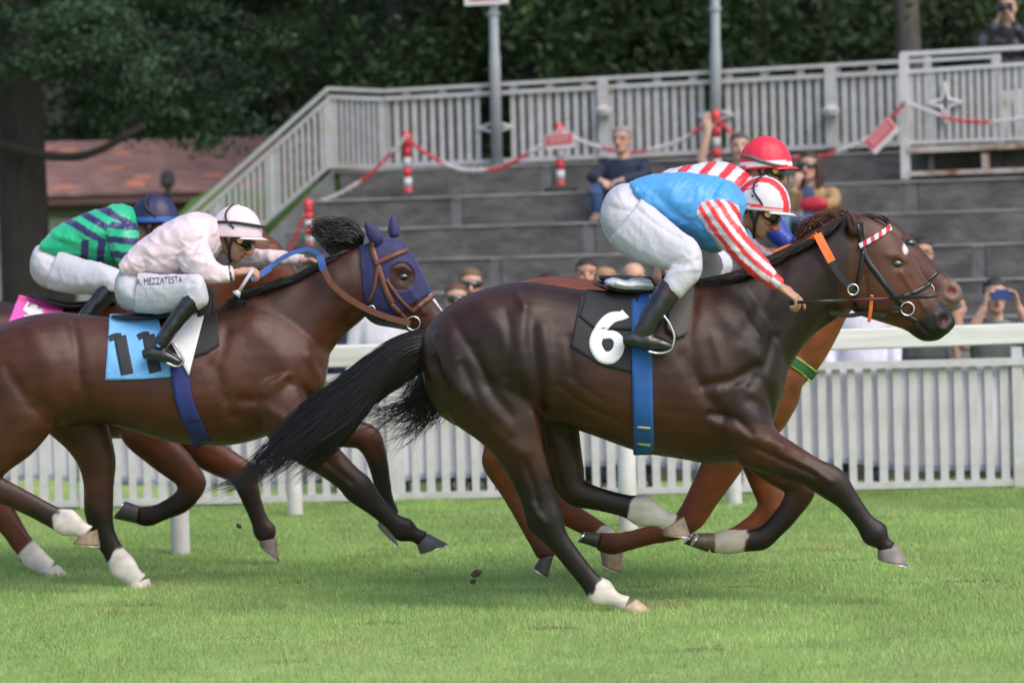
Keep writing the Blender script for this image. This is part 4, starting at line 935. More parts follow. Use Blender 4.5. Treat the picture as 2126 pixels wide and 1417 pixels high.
strap('rein', [(672,558,-.14),(690,590,-.14),(725,620,-.13),(770,645,-.12),(810,660,-.11),(852,671,-.10)], .015, .003, M_leather, o, Y11)
strap('rein', [(540,572,-.18),(565,550,-.16),(600,528,-.15),(640,517,-.13),(665,530,-.13)], .011, .004, M_bluerub, o, Y11)
strap('rein', [(520,580,-.10),(540,570,-.06),(560,556,.0)], .016, .004, M_bluerub, o, Y11)
strap('chin_strap', [(758,650,-.08),(780,668,-.06),(820,676,-.05),(855,682,-.06)], .012, .003, M_blackl, o, Y11)
s = MB(); A = catmull([P(x,y,Y11-.36) for x,y in ((362,712),(376,735),(380,752),(366,760),(345,752))], 5); s.tube(A, .006, 8); s.build('stirrup', M_steel, h11, True)

# ---------------------------------------------------------------- chestnut behind number 6
YR = 1.15
dx, dy = 20, -12
trunkR = [(940,700,942,750,.06),(955,672,958,812,.15),(990,630,1000,850,.22),(1040,598,1060,870,.26),(1110,576,1130,862,.27),(1180,575,1190,868,.26),(1260,585,1265,890,.28),(1350,585,1360,915,.285),(1440,575,1450,925,.27),(1510,560,1530,925,.24),(1580,570,1585,915,.21),(1635,620,1622,895,.16),(1682,700,1656,840,.08)]
neckR = [(1500,570,1600,880,.15),(1570,540,1650,820,.14),(1630,510,1702,762,.12),(1690,478,1736,705,.10),(1740,452,1758,660,.088),(1775,440,1785,620,.08)]
headR = [(1760,455,1765,580,.06),(1800,440,1790,605,.08),(1840,452,1812,622,.09),(1870,470,1838,628,.094),(1900,500,1865,632,.088),(1926,530,1890,636,.074),(1950,556,1915,640,.062),(1972,576,1938,642,.06),(1990,590,1955,643,.058),(1998,604,1970,640,.05),(1999,618,1984,638,.03)]
LR = {
 'nh': [(1030,730,85,.12,-.12),(1060,800,85,.12,-.13),(1075,870,60,.09,-.14),(1050,925,45,.065,-.14),(1036,962,36,.05,-.14),(1060,1010,27,.036,-.14),(1090,1070,22,.029,-.14),(1118,1120,22,.029,-.14),(1132,1142,24,.033,-.14),(1134,1158,19,.03,-.14)],
 'fh': [(1080,760,80,.1,.1),(1130,850,70,.1,.12),(1150,930,50,.075,.13),(1145,990,38,.055,.13),(1150,1040,32,.045,.13),(1190,1072,26,.033,.13),(1235,1098,23,.029,.13),(1262,1122,26,.034,.13),(1268,1142,22,.031,.13),(1268,1150,22,.033,.13)],
 'nf': [(1540,820,60,.10,-.13),(1525,900,56,.09,-.14),(1495,970,42,.062,-.14),(1460,1030,34,.05,-.14),(1435,1072,31,.045,-.14),(1405,1095,26,.036,-.14),(1350,1110,21,.028,-.14),(1305,1122,21,.028,-.14),(1270,1128,24,.033,-.14),(1240,1122,19,.03,-.14)],
 'ff': [(1560,830,58,.09,.12),(1570,920,48,.08,.13),(1585,985,36,.055,.14),(1600,1035,30,.046,.14),(1600,1058,30,.043,.14),(1570,1085,23,.032,.14),(1530,1110,20,.027,.14),(1495,1125,23,.032,.14),(1470,1130,18,.03,.14)]}
def colR(px, V, N):
    n1, n2 = vnoise(V, 4, 21), vnoise(V, 13, 22)
    c = np.tile(np.array([.21,.065,.024]), (len(V),1)); c = mixc(c, (.30,.10,.036), .5+.4*n1)
    c = mixc(c, (.045,.022,.016), np.clip((px[:,1]-1080)/60,0,1)*.5)
    j = 4*n2; c = mixc(c, (.10,.036,.018), np.clip((px[:,0]-1700)/60,0,1)*(px[:,1]<650)*.9)
    c = mixc(c, (.55,.50,.45), ((along(px,(1280,1110),(1240,1125))+j)/5)*near_chain(px,LR['fh'],7,9,6)*(px[:,0]>1236))
    c = mixc(c, (.30,.21,.17), np.clip(along(px,(1950,590),(1985,618))/20,0,1)*(px[:,0]>1900)*(px[:,1]<660)); c = mixc(c, (.29,.24,.21), np.clip((px[:,1]-618)/10,0,1)*(px[:,0]>1960)*(px[:,1]<660))
    c = mixc(c, (.20,.035,.03), np.exp(-(np.hypot((px[:,0]-1977)/12,(px[:,1]-603)/10))**4))
    return c
stR = [([(1976,602),(1979,604)],9,-.020),([(1965,590),(1962,610),(1975,622)],5,.006),([(1850,560),(1900,590)],6,.006),([(1880,500),(1882,502)],9,-.008),([(1690,700),(1650,800)],14,.008),([(1960,625),(1985,632)],3,-.006)]
hR, VR, QR, NR_, pxR, BR_ = horse('chestnut racehorse galloping on the far side of number six', YR, trunkR, neckR, headR, list(LR.values()),
  [((1800,470),(1768,448),12,-.06,0),((1815,470),(1780,446),12,.06,0)], colR, stR, basepx=(1300,1200), voxel=.010, eye=(1888,505))
hoof(hR, YR, -.14, (1150,1150),(1120,1158),(1138,1196),(1108,1178), (.06,.05,.05)); hoof(hR, YR, .13, (1294,1140),(1246,1146),(1290,1188),(1250,1172), (.28,.20,.13))
hoof(hR, YR, -.14, (1238,1136),(1246,1106),(1200,1124),(1216,1104), (.05,.045,.04)); hoof(hR, YR, .14, (1470,1146),(1474,1112),(1420,1128),(1440,1106), (.05,.045,.04))
eyeball(hR, BR_, 1888, 505, .02, .006)
strands('mane', [[(1640,505,0),(1650,490,-.02),(1660,470,-.03)],[(1690,478,0),(1688,466,-.02),(1676,462,-.04),(1660,474,-.04)],[(1730,455,0),(1722,447,-.01),(1695,450,-.03),(1672,466,-.03)],[(1770,442,0),(1752,438,0),(1725,445,-.03)]], 170, .0028, .012, M_hairr, hR, YR, 9, 31, .012, .4)
strands('tail', [[(945,700,0),(900,720,0),(860,780,0),(820,850,0)],[(942,715,0),(905,750,-.02),(880,800,-.02),(850,860,0)],[(940,730,0),(915,770,.03),(895,830,.03),(870,880,.03)]], 140, .003, .012, M_hair, hR, YR, 12, 32, .012, .3)
M_greenw = mat('green_webbing', (.012,.09,.03), .7, var=.1); M_yel = mat('yellow_edge', (.40,.42,.08), .7)
o, bg_ = ribbon('breast_girth', [(1560,700),(1620,735),(1660,758),(1692,782)], 12, (BR_,), M_greenw, hR, n=22, nv=5, off=.008, thick=.005)
for e in (-10, 10):
    ribbon('edge_stitch', [(1560-e*.5,700+e),(1620-e*.5,735+e),(1660-e*.5,758+e),(1690-e*.5,782+e)], 1.6, (bg_,BR_), M_yel, o, n=22, nv=2, off=.004, thick=.002, smooth=0)
o, _ = bridle_strap(hR, (BR_,), [(1810,460),(1830,510),(1880,570),(1915,600)], 5, M_blackl, 'bridle'); bridle_strap(o, (BR_,), [(1900,600),(1930,580),(1952,560)], 4, M_blackl, 'noseband'); ring('bit_ring', 1926, 602, .03, o, (BR_,))
s = Sculpt(YR); s.slab([(1240,570,1245,582,.10),(1300,572,1304,596,.13),(1360,572,1362,594,.11),(1420,560,1426,582,.07)], 20, 4, 2.6); V, Q, N, px = s.finish(.009, 3); link('saddle', V, Q, M_blackl, hR, True)
strap('rein', [(1600,530,-.1),(1640,512,-.1),(1690,520,-.1),(1800,570,-.1),(1925,603,-.09)], .012, .003, M_orange, o, YR)

# ---------------------------------------------------------------- bay under the green-striped jockey
YG = 2.75
trunkG = [(-200,720,-198,770,.06),(-185,690,-180,830,.16),(-140,655,-130,870,.24),(-80,632,-65,880,.27),(-20,622,-10,875,.275),(50,632,60,875,.265),(140,640,145,895,.28),(220,635,230,910,.28),(290,622,305,905,.25),(350,625,365,890,.22),(400,650,405,870,.18),(440,700,435,830,.09)]
neckG = [(270, 630, 360, 860.0, 0.15), (320, 604.0, 405, 814.0, 0.145), (370, 568.0, 440, 748.0, 0.12), (420, 532.0, 470, 682.0, 0.1), (465, 506, 500, 626, 0.09), (500, 486, 525, 596, 0.08)]
headG = [(480, 496, 485, 576, 0.06), (515, 484, 505, 606, 0.08), (545, 484, 522, 616, 0.09), (570, 496, 545, 621, 0.094), (590, 516, 568, 624, 0.086), (607, 544, 588, 628, 0.072), (622, 571, 605, 636, 0.062), (636, 594, 622, 644, 0.058), (645, 612, 632, 646, 0.045)]
LG = {
 'nh': [(-100,730,85,.12,-.12),(-85,820,85,.12,-.13),(-75,890,60,.09,-.14),(-70,950,44,.065,-.14),(-55,1000,36,.05,-.14),(-20,1040,28,.036,-.14),(10,1080,24,.03,-.14),(45,1125,23,.029,-.14),(68,1155,26,.034,-.14),(92,1174,22,.032,-.14),(104,1182,22,.035,-.14)],
 'fh': [(-60,760,80,.1,.1),(-30,840,70,.1,.12),(-20,920,46,.075,.13),(-30,980,36,.05,.13),(-10,1030,26,.036,.13),(20,1080,22,.029,.13),(40,1120,24,.033,.13),(56,1140,20,.03,.13)],
 'nf': [(310,830,56,.10,-.13),(300,895,52,.09,-.14),(335,935,40,.062,-.14),(375,972,34,.05,-.14),(398,1005,32,.045,-.14),(378,1040,24,.034,-.14),(335,1062,20,.027,-.14),(305,1072,22,.031,-.14),(282,1068,18,.028,-.14)],
 'ff': [(360,830,52,.09,.12),(390,900,46,.08,.13),(440,945,36,.058,.14),(480,968,31,.048,.14),(505,985,30,.044,.14),(520,1030,22,.032,.14),(538,1078,19,.027,.14),(550,1102,25,.035,.14),(556,1122,17,.029,.14)]}
def colG(px, V, N):
    n1, n2 = vnoise(V, 4, 41), vnoise(V, 13, 42)
    c = np.tile(np.array([.13,.040,.018]), (len(V),1)); c = mixc(c, (.19,.06,.022), .5+.4*n1)
    c = mixc(c, (.030,.016,.013), np.clip((690-px[:,1])/60,0,1)*(px[:,0]<140)*.9)
    for lg, st in (('nf',985),('ff',975)):
        c = mixc(c, (.014,.011,.011), np.clip((px[:,1]-st)/50+.2*n2,0,1)*near_chain(px, LG[lg], 4, 8, 10)*.9)
    c = mixc(c, (.58,.54,.52), ((along(px,(50,1132),(90,1170))+5*n2)/5)*near_chain(px,LG['nh'],6,10))
    c = mixc(c, (.6,.57,.55), np.clip((along(px,(590,516),(604,508))+1)/3,0,1)*(px[:,0]>582)*(px[:,1]>505)*(px[:,1]<575))
    return c
hG, VG, QG, NG, pxG, BG = horse('reddish bay racehorse with pink number cloth behind number eleven', YG, trunkG, neckG, headG, list(LG.values()),
  [((525,500),(500,472),12,-.06,0),((548,494),(530,466),11,.06,0)], colG, [([(572,538),(574,540)],9,-.008),([(560,512),(575,508)],6,.006)], basepx=(100,1190), voxel=.010, eye=(575,540))
hoof(hG, YG, -.14, (120,1172),(84,1186),(142,1192),(90,1194), (.5,.46,.42)); hoof(hG, YG, .13, (66,1126),(38,1148),(86,1160),(40,1164), (.2,.15,.1))
hoof(hG, YG, -.14, (284,1086),(290,1050),(238,1076),(262,1040), (.05,.045,.045)); hoof(hG, YG, .14, (574,1116),(540,1122),(580,1164),(538,1128), (.14,.11,.10))
eyeball(hG, BG, 575, 540, .02, .006)
M_pink = mat('pink_cloth', (.78,.10,.42), .7, var=.12, vscale=9, bump=.3, bscale=20)
drape('number_cloth', [(40,612),(85,622),(128,628)], [(10,686),(70,672),(135,662)], 20, 12, (BG,), M_pink, hG, .012, .004, False, YG)
ribbon('number', [(52,634,10),(66,642,12),(80,648,11),(68,660,10),(50,662,8)], None, (BG,), M_whitecl, hG, n=24, nv=4, off=.020, thick=.002, smooth=0)
s = Sculpt(YG); s.slab([(58,606,60,612,.08),(100,618,104,630,.12),(160,626,162,644,.13),(240,612,244,636,.08)], 20, 4, 2.6); V, Q, N, px = s.finish(.009, 3); link('saddle', V, Q, M_blackl, hG, True)
# ================================================================ PEOPLE
M_skin = mat('skin', attr=True, rough=.5, var=.08, vscale=30, sss=.15, spec=.4)
M_silk = mat('racing_silk', attr=True, rough=.45, var=.06, vscale=9, sheen=.15, bump=.35, bscale=16, stretch=(1,.8,.5), bump2=.45, b2scale=9)
M_breech = mat('white_breeches', attr=True, rough=.65, var=.05, vscale=9, bump=.22, bscale=20, stretch=(.5,1,1), bump2=.25, b2scale=10)
M_boot = mat('boot_leather', attr=True, rough=.25, var=.15, vscale=30, coat=.5, bump=.25, bscale=28)
M_helm = mat('helmet_cover', attr=True, rough=.5, var=.04, vscale=12, bump=.08, bscale=50)
M_cloth = mat('plain_clothes', attr=True, rough=.85, var=.12, vscale=14, bump=.2, bscale=30)
M_hairp = mat('human_hair', attr=True, rough=.55, var=.35, vscale=60, bump=.5, bscale=120)
M_lens = mat('dark_lens', (.012,.011,.010), .06, spec=.6, coat=.6); M_amber = mat('amber_disc', (.62,.36,.10), .35)
M_strapb = mat('black_strap', (.014,.014,.016), .6)

class Frame:
    def __init__(s, o, fwd_, left, up, k=1.): s.o = np.asarray(o, float); s.R = np.stack([fwd_, left, up], 1).astype(float); s.k = k
    def __call__(s, *p): return s.o+s.R@(np.array(p, float)*s.k)
    def inv(s, V): return (np.asarray(V)-s.o)@s.R/s.k
def jframe(px, Y, deg, k=1., yaw=0.):
    a = math.radians(deg); y = math.radians(yaw); f = np.array([math.cos(a)*math.cos(y),-math.sin(y)*math.cos(a),-math.sin(a)]); l = np.array([math.sin(y),math.cos(y),0]); return Frame(P(*px, Y), f, l, np.cross(f, l), k)
HEAD = [(-.118,.050,.086,.016),(-.108,.012,.097,.036),(-.090,-.020,.099,.050),(-.065,-.052,.096,.060),(-.035,-.080,.094,.067),(-.008,-.093,.091,.071),(.022,-.100,.096,.074),(.055,-.100,.096,.075),(.085,-.086,.080,.066),(.106,-.055,.050,.045),(.117,-.02,.015,.015)]
def head_into(s, F):
    R = []; t = np.arange(28)*2*math.pi/28
    for z, b, f, w in catmull([list(h) for h in HEAD], 3):
        c, e = (b+f)/2, (f-b)/2; cx = np.sign(np.cos(t))*np.abs(np.cos(t))**.9; sx = np.sign(np.sin(t))*np.abs(np.sin(t))**.85
        R.append(np.array([F(c+e*a, max(w,.004)*q*(1-.18*max(a,0)**2), z) for a, q in zip(cx, sx)]))
    s.rings(R)
    s.tube([F(.088,0,.018),F(.104,0,.0),F(.118,0,-.022),F(.115,0,-.036),F(.094,0,-.042)], np.array([.009,.011,.014,.016,.010])*F.k, None, F.R[:,1])     # nose
    for q in (-1, 1):
        s.ball(F(.106,.012*q,-.036), (.010*F.k,)*3)
        s.ball(F(-.005,.074*q,-.008), (.019*F.k,.010*F.k,.031*F.k), F.R)          # ear
        s.ball(F(.083,.032*q,.030), (.014*F.k,.022*F.k,.008*F.k), F.R)            # brow ridge
        s.ball(F(.070,.042*q,-.028), (.018*F.k,.018*F.k,.016*F.k), F.R)           # cheekbone
    s.ball(F(.094,0,-.062), (.010*F.k,.024*F.k,.006*F.k), F.R); s.ball(F(.093,0,-.074), (.010*F.k,.021*F.k,.007*F.k), F.R)    # lips
    s.ball(F(.086,0,-.102), (.014*F.k,.020*F.k,.013*F.k), F.R)
def head_paint(F, V, c, skin, brow=(.03,.018,.012), beard=0., hair=None):
    L = F.inv(V); hd = (np.abs(L) < [.15,.12,.14]).all(1)
    n = vnoise(V, 60, 8)
    c[:] = np.array(skin)*(1+.08*n[:,None])
    c[:] = mixc(c, np.array(skin)*[1.15,.75,.70], .5*np.exp(-((L[:,2]+.03)/.03)**2)*np.clip((L[:,0]-.05)/.03,0,1)*hd)
    c[:] = mixc(c, np.array(skin)*[.75,.42,.40], np.exp(-(((L[:,2]+.068)/.012)**2+(L[:,1]/.026)**2)**2)*(L[:,0]>.07)*hd)
    c[:] = mixc(c, (.02,.01,.008), np.exp(-((L[:,2]+.068)/.0028)**2)*(np.abs(L[:,1])<.024)*(L[:,0]>.07)*hd*.8)
    for q in (-1, 1):
        c[:] = mixc(c, brow, np.exp(-(((L[:,2]-.030)/.006)**2+((L[:,1]-.033*q)/.022)**4))*(L[:,0]>.05)*hd*.85)
        c[:] = mixc(c, (.35,.30,.28), np.exp(-(((L[:,2]-.008)/.008)**2+((L[:,1]-.033*q)/.014)**2)**2)*(L[:,0]>.05)*hd*.7)
        c[:] = mixc(c, (.012,.009,.008), np.exp(-(((L[:,2]-.008)/.0075)**2+((L[:,1]-.033*q)/.008)**2)**2)*(L[:,0]>.05)*hd)
    if beard: c[:] = mixc(c, (.05,.035,.028), beard*np.clip((-.045-L[:,2])/.03,0,1)*hd*np.clip((L[:,0]-.0)/.04,0,1))
    return L, hd
def hand_into(s, wr, d, n, k=1., curl=(.9,.9,.9,.9), thumb=.5, side=1):
    d = np.asarray(d, float); d /= np.linalg.norm(d); n = np.asarray(n, float); n -= d*(n@d); n /= np.linalg.norm(n); w = np.cross(d, n)*side; wr = np.asarray(wr, float)
    s.tube([wr-d*.03*k, wr, wr+d*.035*k, wr+d*.075*k, wr+d*.092*k], np.array([.027,.026,.037,.040,.034])*k, np.array([.021,.019,.016,.014,.010])*k, w)
    for i, (o, L) in enumerate(zip((.030,.010,-.010,-.029), (.074,.082,.076,.060))):
        p = wr+d*.083*k+w*o*k; a = 0.; pts = [p-d*.012*k, p]
        for sgm, fr in enumerate((.45,.32,.23)):
            a += curl[i]*(1.0 if sgm else .8); p = p+(d*math.cos(a)+n*math.sin(a))*L*fr*k; pts.append(p)
        s.tube(pts, np.array([.0095,.0098,.009,.0085,.0065])*k, None, w, 10, 4)
    p = wr+d*.022*k+w*.030*k; pts = [p]; q = w*.75+d*.65+n*.2
    for i, L in enumerate((.040,.034,.026)):
        q = q/np.linalg.norm(q); p = p+q*L*k; pts.append(p); q = q+(n*.8+d*.3-w*.6)*thumb
    s.tube(pts, np.array([.014,.012,.0105,.0075])*k, None, n, 10, 4)
def helmet(parent, F, colfn, strap_m=M_strapb, peak=True, peakcol=None):
    NA, NL = 96, 34; V = []; az = np.arange(NA)*2*math.pi/NA
    for j in range(NL):
        f = j/(NL-1); el = f*math.pi/2
        for a in az:
            z = .112*math.sin(el); r = math.cos(el)**.92 if j < NL-1 else 0.02
            edge = (1-f)**6; pk = .004*math.sin(a*13)*math.sin(el*2)*.25
            V.append(F((.131+pk)*r*math.cos(a)-.006, (.112+pk)*r*math.sin(a), -.016+z*1.36+.014*edge*(math.cos(a)*.5-.5)))
    Fc = [(j*NA+i, j*NA+(i+1)%NA, (j+1)*NA+(i+1)%NA, (j+1)*NA+i) for j in range(NL-1) for i in range(NA)]
    V = np.array(V); c = colfn(F.inv(V)); o = link('helmet', V, Fc, M_helm, parent, True, c)
    md = o.modifiers.new('t','SOLIDIFY'); md.thickness = .006*F.k; md.offset = -1
    # peak
    V = []; n = 26
    for f, dz in ((0.0,.0),(.5,-.006),(1.0,-.014)):
        for i in range(n):
            a = -1.25+2.5*i/(n-1); ext = .030*f*math.cos(a*1.15)**.8 if abs(a*1.15) < 1.5 else 0
            V.append(F((.130+ext)*math.cos(a)-.006, (.111+ext*.6)*math.sin(a), -.018+.014*(math.cos(a)*.5-.5)+dz*.7))
    V = np.array(V); o2 = link('peak', V, [(j*n+i, j*n+i+1, (j+1)*n+i+1, (j+1)*n+i) for j in range(2) for i in range(n-1)], M_helm, o, True, np.tile(peakcol if peakcol is not None else c[0], (len(V),1)))
    md = o2.modifiers.new('t','SOLIDIFY'); md.thickness = .005*F.k
    s = Sculpt(); s.ball(F(-.006,0,.134), (.008*F.k,)*3); link('button', s.V, s.F, M_helm, o, True, np.tile(c[-1], (len(s.V),1)))
    return o
def goggles(parent, F, up=-.003, vent=True):
    s = Sculpt(); t = np.linspace(-1.32, 1.32, 25); R = []
    for a in t:
        x, y = .104*math.cos(a)+.004, .081*math.sin(a); h = .026*(1-.25*(abs(a)/1.32)**3)*(1-.25*math.exp(-(a/.15)**2)); nrm = np.array([math.cos(a), math.sin(a)*1.2, 0])
        R.append(np.array([F(x+nrm[0]*.006*c_, y+nrm[1]*.006*c_, up+h*z_) for c_, z_ in ((-.8,1),(1,.8),(1.3,0),(1,-.8),(-.8,-1),(-1,0))]))
    s.rings(R); o = link('goggles', s.V, s.F, M_lens, parent, True)
    if vent:
        for q in (-1, 1):
            c = F(.052,.083*q,up+.002); nn = F.R@np.array([.45,q,0]); nn /= np.linalg.norm(nn); mb = MB(); mb.tube([c-nn*.004, c+nn*.010], [.015*F.k,.014*F.k], 18, ref=F.R[:,2]); mb.build('vent_disc', M_amber, o)
    return o
def bandtube(name, F, pts, r, m_, parent, ry=None):
    mb = MB(); mb.tube(catmull([F(*p) for p in pts], 5), r*F.k, 8, ref=F.R[:,1], ry=None if ry is None else ry*F.k); return mb.build(name, m_, parent, True)
def text_on(txt, size, px0, px1, bvs, material, parent, font_h):
    cu = bpy.data.curves.new('t', 'FONT'); cu.body = txt; cu.size = 1; ob = bpy.data.objects.new('t', cu); COL.objects.link(ob)
    dg = bpy.context.evaluated_depsgraph_get(); me = bpy.data.meshes.new_from_object(ob.evaluated_get(dg)); bm = bmesh.new(); bm.from_mesh(me)
    bmesh.ops.triangulate(bm, faces=bm.faces)
    V = np.array([v.co[:2] for v in bm.verts]); Fc = [tuple(v.index for v in f.verts) for f in bm.faces]; bm.free(); bpy.data.objects.remove(ob)
    w = V[:,0].max(); px0, px1 = np.array(px0, float), np.array(px1, float); d = (px1-px0)/w; up = np.array([d[1], -d[0]]); up = up/np.linalg.norm(up)*font_h/.7
    out = [cast(bvs, *(px0+d*v[0]+up*v[1]), .004) for v in V]
    if any(p is None for p in out): return
    link('lettering', np.array(out), Fc, material, parent, False)

def jockey(label, Y0, torso, arms, pelvis, legs, boots, headpx, hdeg, hmdeg, shirtcol, helmcol, hands, skin, peakcol=None, wr_sh=(), wr_br=(), bootcol=None, vox=.0055, breechcol=(.50,.49,.55), beard=.4, yaw=0., helm_off=(0,0), goggle=True):
    t = thing('jockey', P(pelvis[1][0], pelvis[1][3], Y0), label, 'person')
    F = jframe(headpx, Y0, hdeg, 1., yaw); FH = jframe((headpx[0]+helm_off[0], headpx[1]+helm_off[1]), Y0, hmdeg, 1., yaw)
    s = Sculpt(Y0); head_into(s, F)
    e = torso[-1]; nb = P((e[0]+e[2])/2-6, (e[1]+e[3])/2, Y0)
    s.tube([F(-.03,0,-.02), F(-.025,0,-.075), (F(-.03,0,-.10)+nb)/2, nb], [.056,.053,.056,.07], None, (0,1,0))
    thin = lambda secs, f: [((a+c)/2+(a-c)/2*f, (b+d)/2+(b-d)/2*f, (a+c)/2-(a-c)/2*f, (b+d)/2-(b-d)/2*f, w*f, *r) for a,b,c,d,w,*r in secs]
    s.slab(thin(torso, .72), 24, 4); s.slab(thin(pelvis, .72), 24, 4)
    for a in arms: s.chain([(x,y,r*.7,w*.7,l) for x,y,r,w,l in a])
    for lg in legs: s.chain([(x,y,r*.7,w*.7,l) for x,y,r,w,l in lg])
    for h in hands: hand_into(s, P(h[0],h[1],Y0+h[2]), h[3], h[4], h[5] if len(h) > 5 else 1., h[6] if len(h) > 6 else (.9,)*4, h[7] if len(h) > 7 else .5, h[8] if len(h) > 8 else 1)
    V, Q, N, px = s.finish(vox*.72, 2); c = np.zeros((len(V),3)); head_paint(F, V, c, skin, beard=beard)
    link('body', V, Q, M_skin, t, True, c)
    s = Sculpt(Y0); s.slab(torso, 32, 5, 2.2)
    for a in arms: s.chain(a)
    V, Q, N, px = s.finish(vox, 4, wr_sh, .0015, 24, .0075, (.8,1,1.3)); link('shirt', V, Q, M_silk, t, True, shirtcol(px, V, N)); Bs = bvh_of(V, Q)
    s = Sculpt(Y0); s.slab(pelvis, 32, 5, 2.1)
    for lg in legs: s.chain(lg)
    V, Q, N, px = s.finish(vox, 4, wr_br, .0010, 20, .0035, (1.2,1,.8)); br = link('breeches', V, Q, M_breech, t, True, np.tile(breechcol, (len(V),1))); Bb = bvh_of(V, Q)
    for bchains in boots:
        s = Sculpt(Y0)
        for ch in bchains: s.chain(ch)
        V, Q, N, px = s.finish(vox, 2, (), .0018, 45); link('boot', V, Q, M_boot, t, True, np.tile((.010,.010,.012), (len(V),1)) if bootcol is None else bootcol(px, V))
        # sole
    hm = helmet(t, FH, helmcol, peakcol=peakcol)
    if goggle: goggles(t, F)
    for q in (-1, 1):
        bandtube('chin_strap', F, [(.01,.092*q,.03),(.02,.084*q,-.03),(.035,.070*q,-.075),(.055,.040*q,-.112),(.062,0,-.126)], .0075, M_strapb, t)
        bandtube('chin_strap', F, [(-.05,.092*q,.03),(-.03,.086*q,-.02),(.0,.078*q,-.05),(.035,.070*q,-.075)], .007, M_strapb, t)
    return t, F, FH, Bs, Bb, br
WHITE = np.array([.55,.54,.58]); RED = np.array([.60,.022,.035])

# ---- number 6
sleeve = [(1486,438),(1512,480),(1548,528),(1582,560),(1614,590)]
spoly = [(1446,442),(1456,420),(1480,414),(1510,416),(1532,428),(1540,470),(1570,505),(1650,590),(1610,620),(1560,575),(1490,510)]
def sh6(px, V, N):
    c = np.tile(np.array([.065,.30,.66]), (len(V),1)); m_ = inpoly(px, spoly) | ((px[:,0] > 1545) & (px[:,1] > 495)); s_, al = signed_off(px, sleeve)
    st = np.where((np.floor((s_+38+al*.05)/9.5) % 2 == 0)[:,None], RED*1.15+[.06,.01,0], WHITE); c[m_] = st[m_]
    cu = along(px, (1602,578),(1614,588)) > 0; chk = (np.floor((s_+6)/12) % 2 == 0)[:,None]
    w = m_ & cu; c[w] = np.where(chk, WHITE, np.array([.62,.05,.04]))[w]
    return c
def helm6(L):
    c = np.tile(WHITE, (len(L),1)); y, x, z = L[:,1], L[:,0], L[:,2]
    a = (np.abs(y) > .034) & (np.abs(y) < .070) & (x > -.12); c[a] = RED
    c[(z < .002) & (z > -.008)] = RED
    c[np.abs(z-(.075+.5*(x+.06))) < .004] = np.where(((x < -.03))[:,None], RED, c)[np.abs(z-(.075+.5*(x+.06))) < .004]
    return c
def bootc6(px, V):
    c = np.tile((.010,.010,.013), (len(V),1)).astype(float); d = along(px, (1402,580),(1350,662)); c[(d < 42)] = (.028,.009,.010); return c
j6, F6, FH6, Bs6, Bb6, br6 = jockey('jockey in sky blue vest with red and white striped sleeves, leaning low', Y6,
 [(1306,380,1326,424,.135),(1350,363,1372,466,.165),(1410,361,1428,500,.19),(1470,366,1478,521,.205),(1515,380,1508,512,.18),(1545,402,1536,476,.10)],
 [[(1480,436,34,.075,-.165),(1500,464,33,.068,-.195),(1522,497,27,.056,-.225),(1550,530,23,.048,-.245),(1582,560,20,.042,-.255),(1606,583,17,.036,-.26),(1618,593,14,.032,-.26)],
  [(1490,432,34,.07,.165),(1520,475,28,.056,.21),(1550,510,22,.046,.2),(1590,535,16,.036,.15),(1605,545,14,.032,.13)]],
 [(1250,425,1247,458,.08),(1266,398,1256,488,.13),(1292,381,1280,518,.165),(1325,388,1312,540,.165),(1356,430,1352,548,.12)],
 [[(1300,455,60,.095,-.10),(1345,490,54,.088,-.17),(1390,517,46,.08,-.235),(1424,536,37,.07,-.285),(1424,560,33,.062,-.31),(1404,588,27,.052,-.32),(1391,604,24,.048,-.32)],
  [(1310,455,56,.09,.10),(1370,492,48,.08,.19),(1445,528,38,.068,.27),(1470,550,32,.06,.3),(1440,590,26,.05,.31)]],
 [[[(1396,592,27,.050,-.32),(1374,626,26,.048,-.325),(1352,660,23,.044,-.33),(1336,690,21,.041,-.33),(1330,704,18,.036,-.33)],[(1293,705,11,.030,-.33),(1312,704,17,.036,-.33),(1345,709,16,.039,-.335),(1374,714,13,.039,-.34),(1396,720,8,.030,-.34)]],
  [[(1440,585,26,.05,.31),(1415,640,24,.046,.32),(1390,690,21,.04,.33)],[(1360,704,14,.034,.33),(1400,710,16,.038,.335),(1440,718,10,.032,.34)]]],
 (1577,430), 38, 9, sh6, helm6,
 [(1621,595,-.26,(.80,-.05,-.60),(-.55,.35,-.75),1.0,(.30,.75,.95,1.05),.55,1),(1612,548,.13,(.9,0,-.4),(-.4,-.2,-.9),1.,(1,1,1,1),.5,-1)], (.42,.235,.165), WHITE*[1,.93,.95],
 [([(1360,400),(1400,440),(1460,480)],9,-.006),([(1380,470),(1430,490),(1480,500)],7,-.006),([(1340,400),(1350,440),(1390,470)],7,.006),([(1490,385),(1480,400),(1478,420)],6,-.007),([(1505,380),(1495,405)],5,.008),([(1440,500),(1480,512)],6,.006),([(1530,500),(1540,530),(1570,556)],5,-.004),([(1400,420),(1460,440)],12,.004),([(1320,395),(1350,425)],5,.006),([(1510,455),(1530,490)],5,-.004)],
 [([(1320,430),(1360,465),(1420,500)],4,-.005),([(1270,430),(1310,440),(1330,440)],6,-.004),([(1380,560),(1420,548),(1450,540)],6,-.006),([(1375,575),(1410,562),(1450,558)],5,.004),([(1330,545),(1370,560)],6,-.005),([(1420,530),(1440,545),(1445,560)],6,.004),([(1285,400),(1300,430)],5,.004),([(1395,545),(1430,530)],6,-.005),([(1255,450),(1300,500),(1350,530)],14,.005)],
 bootc6, yaw=8, helm_off=(8,-2))
bandtube('helmet_strap', FH6, [(-.02,-.02,.137),(-.045,-.075,.105),(-.045,-.108,.06),(-.01,-.112,.02),(.01,-.1,-.01)], .005, M_strapb, j6)
